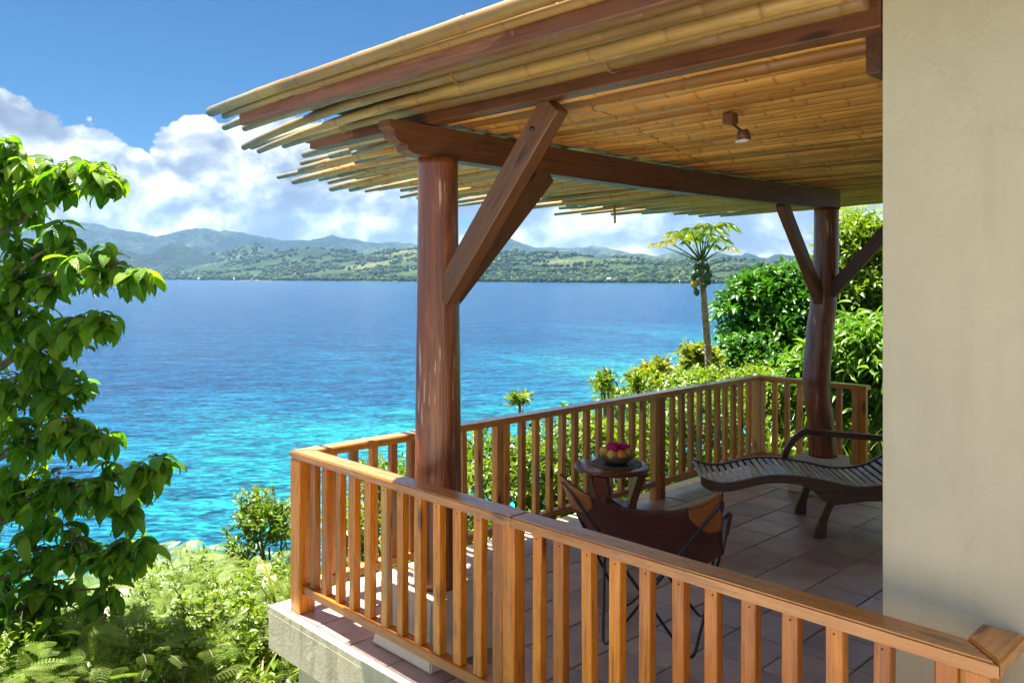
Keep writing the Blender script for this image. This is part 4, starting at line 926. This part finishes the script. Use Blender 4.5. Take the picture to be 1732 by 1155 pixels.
for i, (px_, py_, Z_, r_, mk, lf, lb) in enumerate([(340, 1120, 5.6, .5, 'lime', .07, 'lime leaved bush between the feathery bushes at the bottom'), (475, 1110, 6.3, .45, 'bright', .08, 'bright leaved bush against the slab corner'), (130, 1130, 6.6, .5, 'bright', .08, 'bright leaved bush below the broad leaved tree'),
        (200, 1060, 6.4, .5, 'lime', .05, 'fine leaved lime bush between the broad leaved tree and the slab'), (300, 1010, 7.2, .45, 'lime', .05, 'fine leaved lime bush in front of the open water'), (60, 1110, 5.8, .5, 'lime', .055, 'fine leaved lime bush at the bottom left corner'), (420, 1060, 6.6, .4, 'bright', .05, 'fine leaved bright bush near the slab'), (330, 1070, 6.0, .4, 'bright', .05, 'fine leaved bright bush at the middle of the slope'), (210, 1120, 5.6, .4, 'lime', .05, 'fine leaved lime bush at the bottom edge below the tree'),
        (455, 1030, 7.0, .4, 'lime', .07, 'lime leaved bush just left of the slab corner'), (250, 1090, 7.4, .6, 'shrub', .08, 'dark leaved bush deep between the feathery bushes'), (20, 1120, 7.0, .6, 'shrub', .08, 'dark leaved bush at the left edge of the slope'), (390, 1050, 7.6, .5, 'bright', .08, 'bright leaved bush behind the feathery bushes near the deck')]):
    plant('leafy_bush', lb, 'bush', put(px_, py_, Z_), (r_, r_, r_ * .6), mk, lf, .45, 230, 8, r_ * .5, .16, 7, .15, .5)
blade_plant('strap_leaved_plant', 'yellowish strap leaved plant hanging beside the slab corner', put(505, 1000, 6.2, -.15), 26, .55, .035, 'yellow', .3)
blade_plant('strap_leaved_plant', 'yellowish strap leaved plant below the slab corner', put(430, 1125, 5.4, -.35), 22, .55, .035, 'yellow', .3)

# --- undergrowth covering the slope (one mass)
n = 44000; X = -.25 - 21.7 * rng.uniform(0, 1, n) ** 1.35; Y = rng.uniform(-6, 26, n); keep = (X < -.6) | (Y > 5.4); X = X[keep]; Y = Y[keep]; n = len(X)
Z = np.array([ground_h(a, b) for a, b in zip(X, Y)]); hh = rng.uniform(0, .35, n) * np.where((Y > 1.2) & (X > -3), .8, 1)
B = np.c_[X, Y, Z + hh]; D = np.c_[rng.normal(size=(n, 2)), rng.uniform(0, .9, n)]
keep = Z > SEA - .2; B = B[keep]; D = D[keep]; n = len(B); l = rng.uniform(.07, .17, n) * (1 + np.clip(-B[:, 0], 0, 20) * .035)
V, F, k = leaves(B, D, np.array([0, 0, 1.0]) + rng.normal(size=(n, 3)) * .5, l, l * .42, 1)
tag(link('undergrowth', rawmesh('undergrowth', V, F, False, col=np.repeat(rng.uniform(0, 1, n), k)), G['bright']), 'low leafy undergrowth covering the slope', 'undergrowth', kind='stuff')
n = 26000; X = rng.uniform(-2.6, 2.8, n); Y = rng.uniform(.2, 9.5, n); keep = ((X < -.16) & (Y > 1.0)) | (Y > 5.2); X = X[keep]; Y = Y[keep]; n = len(X)
Z = np.array([ground_h(a, b) for a, b in zip(X, Y)]); B = np.c_[X, Y, Z]; D = np.c_[rng.normal(size=(n, 2)) * .35, np.ones(n)]; l = rng.uniform(.06, .20, n)
V, F, k = leaves(B, D, unit(rng.normal(size=(n, 3))), l, l * .10, 1)
tag(link('grass', rawmesh('grass', V, F, False, col=np.repeat(rng.uniform(0, 1, n), k)), G['lime']), 'bright grass growing round the far side of the deck', 'grass', kind='stuff')

# --- behind the long railing
back = [((655, 870, 7.0), (.35, .35, .35), 'bright', .08, 200, 'small bright bush behind the railing, left of the near timber post'), ((600, 905, 6.6), (.3, .3, .3), 'lime', .07, 150, 'lime bush behind the railing near its left corner'),
        ((700, 850, 8.0), (.45, .45, .4), 'shrub', .07, 220, 'dark leaved bush behind the near timber post'),
        ((820, 800, 8.0), (.5, .5, .42), 'bright', .08, 260, 'bright bush behind the railing right of the near timber post'), ((905, 790, 8.8), (.5, .5, .5), 'shrub', .075, 260, 'dark green bush behind the railing left of the fruit bowl'),
        ((985, 760, 9.0), (.5, .5, .5), 'bright', .08, 260, 'bright bush behind the railing above the fruit bowl'), ((1060, 735, 9.6), (.55, .55, .5), 'shrub', .08, 260, 'green bush behind the railing right of the fruit bowl'),
        ((1130, 700, 10.4), (.6, .6, .55), 'bright', .09, 260, 'bright bush behind the railing under the papaya tree'), ((1205, 680, 10.8), (.6, .6, .55), 'lime', .09, 240, 'lime green bush behind the railing right of the papaya trunk'),
        ((760, 850, 7.0), (.4, .4, .35), 'lime', .07, 200, 'lime bush close behind the railing right of the near timber post'), ((880, 830, 7.4), (.45, .4, .4), 'bright', .07, 240, 'bright bush close behind the railing left of the side table'),
        ((960, 800, 7.8), (.45, .4, .4), 'shrub', .075, 240, 'dark bush close behind the railing behind the side table'), ((1075, 765, 8.4), (.5, .4, .4), 'lime', .08, 240, 'lime bush close behind the railing at the doubled post'),
        ((1150, 745, 9.0), (.5, .5, .45), 'shrub', .08, 260, 'dark bush close behind the railing right of the doubled post'), ((1215, 725, 9.4), (.5, .5, .45), 'bright', .09, 260, 'bright bush close behind the railing above the lounger foot'),
        ((1270, 690, 10.5), (.5, .5, .5), 'bright', .09, 200, 'bright bush behind the far corner of the railing')]
for a, rd, mk, lf, ntw, lb in back:
    plant('leafy_bush', lb, 'bush', put(*a), rd, mk, lf, .45, ntw, 8, rd[0] * .5, .18, 7, .15, .6)
plant('broad_leaved_shrub', 'yellow green broad leaved shrub left of the papaya trunk', 'shrub', put(1120, 650, 12.6), (.55, .4, .20), 'yellow', .13, .5, 190, 9, .20, .2, 6, .1, .7)
plant('broad_leaved_shrub', 'yellow green broad leaved shrub around the papaya trunk', 'shrub', put(1180, 615, 12.9), (.34, .3, .24), 'yellow', .13, .5, 120, 7, .16, .2, 6, .1, .8)
plant('broad_leaved_shrub', 'low yellow green shrub just above the middle of the long railing', 'shrub', put(1065, 682, 10.2), (.40, .3, .12), 'bright', .10, .5, 110, 7, .13, .16, 6, .1, .8)
plant('leafy_sprig', 'upright green sprig left of the shrubs above the long railing', 'plant', put(1021, 652, 9.2), (.05, .05, .15), 'bright', .08, .4, 44, 5, .07, .1, 7, 0, 1.2)
plant('leafy_sprig', 'short pale sprig just above the railing right of the near timber post', 'plant', put(882, 686, 8.6), (.08, .05, .08), 'lime', .08, .35, 26, 3, .06, .12, 7, 0, 1.0)
plant('leafy_sprig', 'upright leafy sprig between the two shrubs left of the papaya tree', 'plant', put(1085, 660, 10.2), (.05, .05, .16), 'bright', .09, .4, 40, 5, .07, .1, 7, 0, 1.2)

# --- trees on the right
plant('round_crowned_tree', 'dense dark green round crowned tree between the papaya and the far timber post', 'tree', put(1318, 545, 14), (.90, .9, 1.06), 'gloss', .135, .48, 2300, 32, .33, .30, 8, .12, .35, trunk=.10, stems=14)
plant('round_crowned_tree', 'lower dark green tree standing behind the far corner of the railing', 'tree', put(1275, 615, 13.4), (.50, .5, .40), 'gloss', .12, .48, 700, 10, .28, .24, 8, .12, .35, trunk=.06)
plant('broad_leaved_tree', 'light green tree filling the gap right of the far timber post', 'tree', put(1470, 500, 13), (.65, .9, 1.15), 'bright', .13, .42, 1500, 18, .42, .28, 8, .2, .35, trunk=.09, stems=10)
plant('drooping_leaved_tree', 'tree with long drooping leaves beside the cream house wall', 'tree', put(1475, 640, 9.6), (.42, .5, .85), 'long', .20, .26, 800, 14, .26, .26, 8, .75, .2, trunk=.05)
plant('drooping_leaved_tree', 'low dark bush with long leaves behind the end of the far railing', 'tree', put(1420, 660, 9.8), (.45, .4, .50), 'long', .17, .28, 420, 9, .26, .24, 8, .6, .2)
plant('leafy_bush', 'bright bush seen through the balusters of the far railing', 'bush', put(1330, 700, 10.2), (.5, .5, .4), 'lime', .10, .4, 260, 8, .25, .2, 7, .3, .5)
plant('leafy_bush', 'bright bush behind the crooked post at the far railing', 'bush', put(1380, 690, 11.0), (.6, .5, .55), 'bright', .11, .4, 300, 8, .28, .2, 7, .3, .5)
plant('leafy_bush', 'dark bush under the round crowned tree', 'bush', put(1300, 665, 12.4), (.7, .6, .4), 'long', .13, .36, 300, 8, .28, .2, 7, .3, .5)
fern_plant('tall feathery tree top rising above the light green tree on the right', put(1462, 400, 15.5), (.75, .7, .6), 170, .42, 'feathery trees right of the far timber post')
fern_plant('feathery branches against the sky just right of the far timber post', put(1436, 372, 16), (.30, .3, .36), 70, .36, 'feathery trees right of the far timber post')
for a in ((1300, 745, 8.6, 'clump of long grass at the foot of the far railing'), (1335, 742, 8.4, 'clump of long grass left of the crooked post'), (1440, 735, 8.3, 'clump of long grass right of the crooked post'), (1478, 745, 8.0, 'clump of long grass beside the house wall')):
    p = put(a[0], a[1], a[2]); p.z = ground_h(p.x, p.y); blade_plant('grass_clump', a[3], p, 60, .85, .018, 'lime', .6, 'clumps of long grass at the far railing')

# --- papaya tree
pc = put(1195, 640, 12); gz = ground_h(pc.x, pc.y); topp = put(1187, 437, 12)
pa = thing('papaya_tree', 'slender papaya tree with a yellowing crown and green fruit', 'tree', (pc.x, pc.y, gz))
L0 = Vector((pc.x, pc.y, gz)); pts = [(0, 0, -.2)]; 
for px_, py_ in ((1201, 640), (1197, 590), (1193, 540), (1190, 500), (1187, 465), (1187, 437)): pts.append(at(px_, py_, 12) - L0)
m, t = mat('papaya_bark'); o = t.obj(); z = t.n('ShaderNodeSeparateXYZ', {0: o}).outputs[2]; v = t.vor(t.map(o, scale=(22, 22, 26)), 1, 'F1')
princ(t, t.mix(t.mr(v, .15, .5), (.10, .06, .03), t.mix(t.noise(o, 5, 3), (.24, .17, .095), (.36, .28, .17))), .8, v, .8, .02)
tk = MB()
P_ = [Vector(p) for p in pts]; dense = []
for i in range(len(P_) - 1):
    for q in range(8): dense.append(P_[i].lerp(P_[i + 1], q / 8))
dense.append(P_[-1]); n = len(dense); tk.tube(dense, [(.064 - .030 * i / n) * (1 + .05 * math.sin(i * 2.1)) for i in range(n)], 12); tk.build('trunk', m, pa)
hd = topp - L0
def papaya_leaf(mtx, s_, tn, parent):
    """palmate leaf of seven pointed lobes"""
    pts_ = [(0, 0, 0)]; K = 7; out = []
    for k_ in range(K):
        a = (k_ - 3) * .62; ln = s_ * (1 - .09 * abs(k_ - 3))
        for da, rr_ in ((-.27, .33), (-.20, .62), (-.10, .72), (0, 1.0), (.10, .72), (.20, .62), (.27, .33)):
            out.append((math.cos(a + da) * ln * rr_, math.sin(a + da) * ln * rr_, -.42 * s_ * rr_ ** 2 + .06 * s_ * abs(da) / .2))
    V = [(0, 0, 0)] + out; F = [(0, i, i + 1) for i in range(1, len(V) - 1)]
    V = [mtx @ Vector(p) for p in V]; b = MB(); b.add(V, F, tn); return b.build('leaf', G['yellow'] if tn > .35 else G['bright'], parent, False, attr=True)
pl_ = [(1128, 408, -.5, .17, .95), (1108, 412, .1, .13, 1), (1150, 398, .25, .22, .7), (1168, 386, -.35, .24, .3), (1190, 380, .3, .25, .3), (1206, 384, -.3, .25, .2), (1226, 378, .15, .25, .35), (1216, 400, .4, .23, .2), (1233, 417, -.2, .15, 1), (1172, 402, .45, .22, .25), (1196, 396, -.5, .22, .15), (1140, 392, -.1, .19, .6), (1182, 392, 0, .22, .45), (1205, 415, .5, .18, .1), (1160, 392, .5, .2, .5)]
for (px_, py_, dz_, s_, tn) in pl_:
    e = at(px_, py_, 12 + dz_) - L0; d_ = (e - hd); h_ = Vector((d_.x, d_.y, 0)).normalized()
    mid = hd.lerp(e, .5) + Vector((0, 0, -.03 * d_.length)) ; b = MB().tube([hd - Vector((0, 0, .06)), mid, e], [.013, .010, .007], 6); b.build('leaf_stalk', G['lime'], pa)
    x_ = (h_ + Vector((0, 0, -.15))).normalized(); y_ = Vector((0, 0, 1)).cross(x_).normalized(); z_ = x_.cross(y_)
    mt = Matrix((x_, y_, z_)).transposed().to_4x4(); mt.translation = e; papaya_leaf(mt, s_ * 1.25, tn, pa); 
    if px_ % 4: mt2 = mt @ Matrix.Rotation(2.6, 4, 'Z'); papaya_leaf(mt2, s_ * .7, min(1, tn + .1), pa)
m = simple('papaya_skin', (.012, .055, .012), (.035, .11, .02), 14, .4); m2 = simple('ripe_papaya_skin', (.10, .14, .02), (.45, .34, .04), 6, .4)
for (px_, py_, dz_, r_) in [(1178, 452, -.07, .05), (1196, 452, -.05, .045), (1174, 466, -.06, .055), (1199, 464, -.03, .05), (1180, 462, -.10, .05), (1194, 470, -.09, .05), (1175, 480, -.05, .06), (1178, 494, -.04, .045), (1186, 446, -.1, .045), (1192, 482, -.06, .04), (1185, 476, .08, .05), (1198, 476, .04, .045)]:
    e = at(px_, py_, 12 + dz_) - L0; V, F = lathe([(.001, -1.35 * r_), (r_ * .45, -1.15 * r_), (r_ * .9, -.5 * r_), (r_, 0), (r_ * .8, .6 * r_), (r_ * .35, 1.15 * r_), (.001, 1.3 * r_)], 14)
    MB().add(V, F).build('fruit', m2 if (px_, py_) == (1175, 480) else m, pa, loc=e, rot=(random.uniform(-.2, .2), random.uniform(-.2, .2), 0))

# --- broad leaved tree on the left: separate large leaves hanging in whorls
m, t = mat('ribbed_leaf'); uv = t.n('ShaderNodeTexCoord').outputs['UV']; s_ = t.n('ShaderNodeSeparateXYZ', {0: uv}); u_ = t.m('ABSOLUTE', t.m('SUBTRACT', s_.outputs[0], .5))
wv = t.m('SUBTRACT', t.m('MULTIPLY', s_.outputs[1], 9.0), t.m('MULTIPLY', u_, 5.5)); fr = t.m('ABSOLUTE', t.m('SUBTRACT', t.m('FRACT', wv), .5))
vein = t.m('MAXIMUM', t.mr(fr, .43, .48), t.mr(u_, .035, .015)); rn = t.rnd(); at_ = t.n('ShaderNodeAttribute', attribute_name='tint').outputs['Fac']; rn = t.m('FRACT', t.m('ADD', rn, at_))
c = t.ramp(t.m('ADD', t.m('MULTIPLY', rn, .8), t.m('MULTIPLY', t.noise(t.obj(), 7, 3), .2)), [(0, (.030, .115, .006)), (.25, (.075, .215, .009)), (.55, (.15, .31, .013)), (.85, (.25, .38, .022)), (.95, (.36, .42, .04)), (1, (.48, .40, .05))])
c = t.mix(t.m('MULTIPLY', vein, .45), c, (.30, .40, .08)); hgt = t.m('SUBTRACT', t.m('MULTIPLY', t.m('SUBTRACT', .5, fr), 1.0), t.m('MULTIPLY', vein, .3))
princ(t, c, .42, hgt, .8, .012, .4, .0, trans=(t.mix(1, c, (1.5, 1.6, .45), 'MULTIPLY'), .44)); M['bigleaf'] = m
def big_leaf_mesh(curl, fold, tw, w=.43):
    """unit leaf along +X, hanging curve, folded along the midrib, wavy rim"""
    nl, nw = 9, 5; V = []; UV = []; F = []; x = z = 0; a = .30
    for i in range(nl + 1):
        s = i / nl; wd = w * math.sin(math.pi * min(1, (s * .93 + .035)) ** .85) ** .8 * (1 if s < .97 else .3)
        for j in range(nw):
            q = (j / (nw - 1) - .5); y = q * wd; zz_ = z + fold * abs(y) - .012 * math.sin(s * 26 + abs(q) * 3) * abs(q) * 2 ; V.append((x + .10 * abs(q) * wd, y + tw * s * s * .1, zz_ + tw * q * s * .25)); UV.append((q + .5, s))
        a -= curl / nl; x += math.cos(a) / nl; z += math.sin(a) / nl
    for i in range(nl):
        for j in range(nw - 1): F.append((i * nw + j, i * nw + j + 1, (i + 1) * nw + j + 1, (i + 1) * nw + j))
    return np.array(V), np.array(F), np.array(UV)
LV = [big_leaf_mesh(c_, f_, t_) for c_, f_, t_ in ((1.2, .25, .3), (1.7, .35, -.4), (.8, .2, .5), (2.1, .30, .2), (1.4, .5, -.2), (1.0, .1, .1))]
LM = [rawmesh('leaf', v, f, True, uv=u, col=np.zeros(len(v))) for v, f, u in LV]
for q in LM: q.materials.append(m)
base = at(-60, 1000, 6.5); base.z = ground_h(base.x, base.y)
lt = thing('broad_leaved_tree', 'tree with large ribbed drooping green leaves at the left edge', 'tree', base)
trk = [at(-70, 1500, 6.6), at(-60, 1100, 6.5), at(-40, 800, 6.5), at(-70, 500, 6.5), at(-60, 250, 6.5)]
trk[0].z = base.z - .3; trk[0].x = base.x; trk[0].y = base.y
MB().tube([p - base for p in trk], [.09, .08, .065, .045, .02], 10).build('trunk', G['stem'], lt)
tips = []
clu = [  # px, py, radius px, depth, number of whorls, where the limb leaves the trunk
    (15, 275, 45, 6.2, 8, (-65, 400)), (60, 300, 38, 6.1, 6, (-65, 400)), (115, 315, 34, 6.0, 6, (-60, 450)), (160, 300, 28, 5.9, 6, (-60, 450)), (182, 305, 18, 5.85, 4, (-60, 450)),
    (30, 350, 55, 6.3, 9, (-60, 500)), (40, 440, 55, 6.2, 10, (-60, 560)), (105, 410, 32, 5.9, 5, (-60, 560)), (140, 450, 38, 5.8, 6, (-60, 560)), (190, 455, 34, 5.7, 6, (-60, 560)), (232, 470, 20, 5.65, 4, (-60, 560)),
    (95, 480, 38, 6.0, 5, (-60, 560)), (30, 540, 50, 6.2, 10, (-50, 660)), (90, 590, 38, 6.0, 6, (-50, 660)), (130, 560, 28, 5.9, 5, (-50, 660)), (172, 550, 18, 5.8, 3, (-50, 660)), (40, 640, 55, 6.2, 10, (-50, 760)), (100, 660, 36, 6.0, 6, (-45, 760)),
    (120, 730, 34, 5.9, 7, (-45, 800)), (165, 735, 22, 5.8, 4, (-45, 800)), (50, 740, 50, 6.1, 9, (-45, 800)), (40, 840, 55, 6.2, 10, (-45, 900)), (110, 830, 40, 6.0, 8, (-45, 900)), (175, 825, 36, 5.8, 7, (-45, 900)), (235, 810, 30, 5.7, 6, (-45, 900)), (275, 790, 16, 5.65, 3, (-45, 900)),
    (220, 860, 28, 5.75, 4, (-45, 900)), (60, 930, 50, 6.0, 9, (-50, 1000)), (130, 920, 40, 5.9, 8, (-50, 1000)), (190, 950, 36, 5.8, 7, (-50, 1000)), (235, 935, 24, 5.7, 5, (-50, 1000)), (90, 1000, 40, 5.9, 6, (-50, 1050)), (170, 1000, 22, 5.8, 3, (-50, 1050)), (30, 1040, 45, 5.7, 9, (-55, 1100)), (80, 1080, 34, 5.6, 6, (-55, 1100)), (30, 1110, 40, 5.6, 6, (-55, 1120)),
    (-60, 215, 45, 6.5, 8, (-60, 300)), (-130, 320, 55, 6.6, 9, (-60, 450)), (-190, 430, 50, 6.7, 8, (-60, 500)), (-140, 540, 60, 6.8, 9, (-60, 600)), (-200, 640, 50, 6.6, 8, (-60, 700)), (-140, 740, 60, 6.7, 9, (-60, 800)), (-190, 850, 55, 6.8, 9, (-50, 900)), (-130, 960, 60, 6.6, 9, (-50, 1000)), (-40, 700, 55, 7.0, 8, (-50, 760)), (-60, 480, 55, 7.0, 8, (-60, 560)), (-40, 350, 60, 6.4, 8, (-60, 450)), (-40, 600, 60, 6.4, 8, (-60, 700)), (-50, 850, 60, 6.4, 8, (-60, 900)), (-40, 1050, 60, 6.3, 7, (-60, 1100)), (-10, 480, 40, 6.5, 5, (-60, 560)), (0, 960, 45, 6.4, 6, (-60, 1050))]
allL = []
for (px_, py_, r_, Zc, nw_, (ax, ay)) in clu:
    cpt = at(px_, py_, Zc); att = at(ax, ay, 6.5); rad = r_ * Zc / 1389
    hub = cpt + Vector((0, 0, .02)); midp = att.lerp(hub, .55) + Vector((0, 0, .10)); MB().tube([att - base, midp - base, hub - base], [.022, .014, .007], 6).build('branch', G['stem'], lt)
    tb_ = MB()
    for q in range(int(nw_ * (1.65 if px_ < 130 else 1.35) + 1)):
        d_ = Vector((random.gauss(0, 1), random.gauss(0, 1), random.gauss(0, 1))).normalized(); tip = cpt + d_ * rad * random.uniform(.25, 1.0) ** .7 + Vector((0, 0, .05)); tb_.tube([hub - base, hub.lerp(tip, .5) - base + Vector((0, 0, .03)), tip - base], [.006, .005, .004], 5)
        nlv = random.randint(7, 10); a0 = random.random() * 6
        for k_ in range(nlv):
            th = a0 + k_ * 2.4; up_ = random.uniform(-.9, .15) - .3 * (k_ / nlv); dd = Vector((math.cos(th), math.sin(th), up_ * .9)).normalized(); ln = random.uniform(.075, .21) * (1.12 if k_ < 4 else .85)
            allL.append((tip + Vector((0, 0, -.012 * k_)), dd, ln, random.randint(0, 5), random.uniform(-.5, .5)))
    tb_.build('twigs', G['stem'], lt)
def leaf_mtx(p, d_, ln, roll):
    x_ = d_; y_ = Vector((0, 0, 1)).cross(x_).normalized(); z_ = x_.cross(y_); mt = Matrix((x_, y_, z_)).transposed() @ Matrix.Rotation(roll, 3, 'X'); return mt
def score(L):
    p = L[0] - CAM; z = p.dot(FWD); k = p.dot(RGT) / z; return L[2] / z if k > -.60 else 0
allL.sort(key=score, reverse=True)
Vs = []; Fs = []; Us = []; As = []; o_ = 0
for i, (p, d_, ln, kk, roll) in enumerate(allL):
    mt = leaf_mtx(p, d_, ln, roll)
    if i < 299:
        o = link('leaf', LM[kk], None, lt); o.matrix_local = Matrix.Translation(p - base) @ mt.to_4x4() @ Matrix.Scale(ln, 4)
    else:
        v, f, u = LV[kk]; Vs.append((v * ln) @ np.array(mt).T + np.array(p - base)); Fs.append(f + o_); Us.append(u); As.append(np.full(len(v), random.random())); o_ += len(v)
o = link('leaves', rawmesh('leaves', np.concatenate(Vs), np.concatenate(Fs), True, uv=np.concatenate(Us), col=np.concatenate(As)), M['bigleaf'], lt); o['kind'] = 'stuff'
# small red fruit here and there
m = simple('red_fruit', (.35, .02, .02), (.5, .06, .03), 10, .35)
for (a, b_, c_) in ((70, 500, 6.0), (100, 800, 5.8), (32, 965, 5.8), (120, 790, 5.8), (75, 1092, 5.7), (115, 705, 5.8)):
    V, F = lathe([(.001, -.014), (.010, -.009), (.014, 0), (.010, .009), (.001, .014)], 10); MB().add(V, F).build('fruit', m, lt, loc=at(a, b_, c_) - base)

# ------------------------------------------------------------------ the air
HAZE = 4.2e-5
if HAZE:
    hb_ = box(18900, 18900, 780, 0).copy(); hb_.materials.clear()
    m = bpy.data.materials.new('haze'); m.use_nodes = True; m.node_tree.nodes.clear(); t = NT(m.node_tree)
    v = t.n('ShaderNodeVolumePrincipled', {'Color': (.32, .60, 1.0), 'Density': HAZE, 'Anisotropy': .2}); ou = t.n('ShaderNodeOutputMaterial'); t.L.new(v.outputs[0], ou.inputs['Volume'])
    hz = link('haze', hb_, m, None, (CAM.x, CAM.y, SEA - 25 + 390)); tag(hz, 'pale sea air between the deck and the far mountains', kind='stuff')
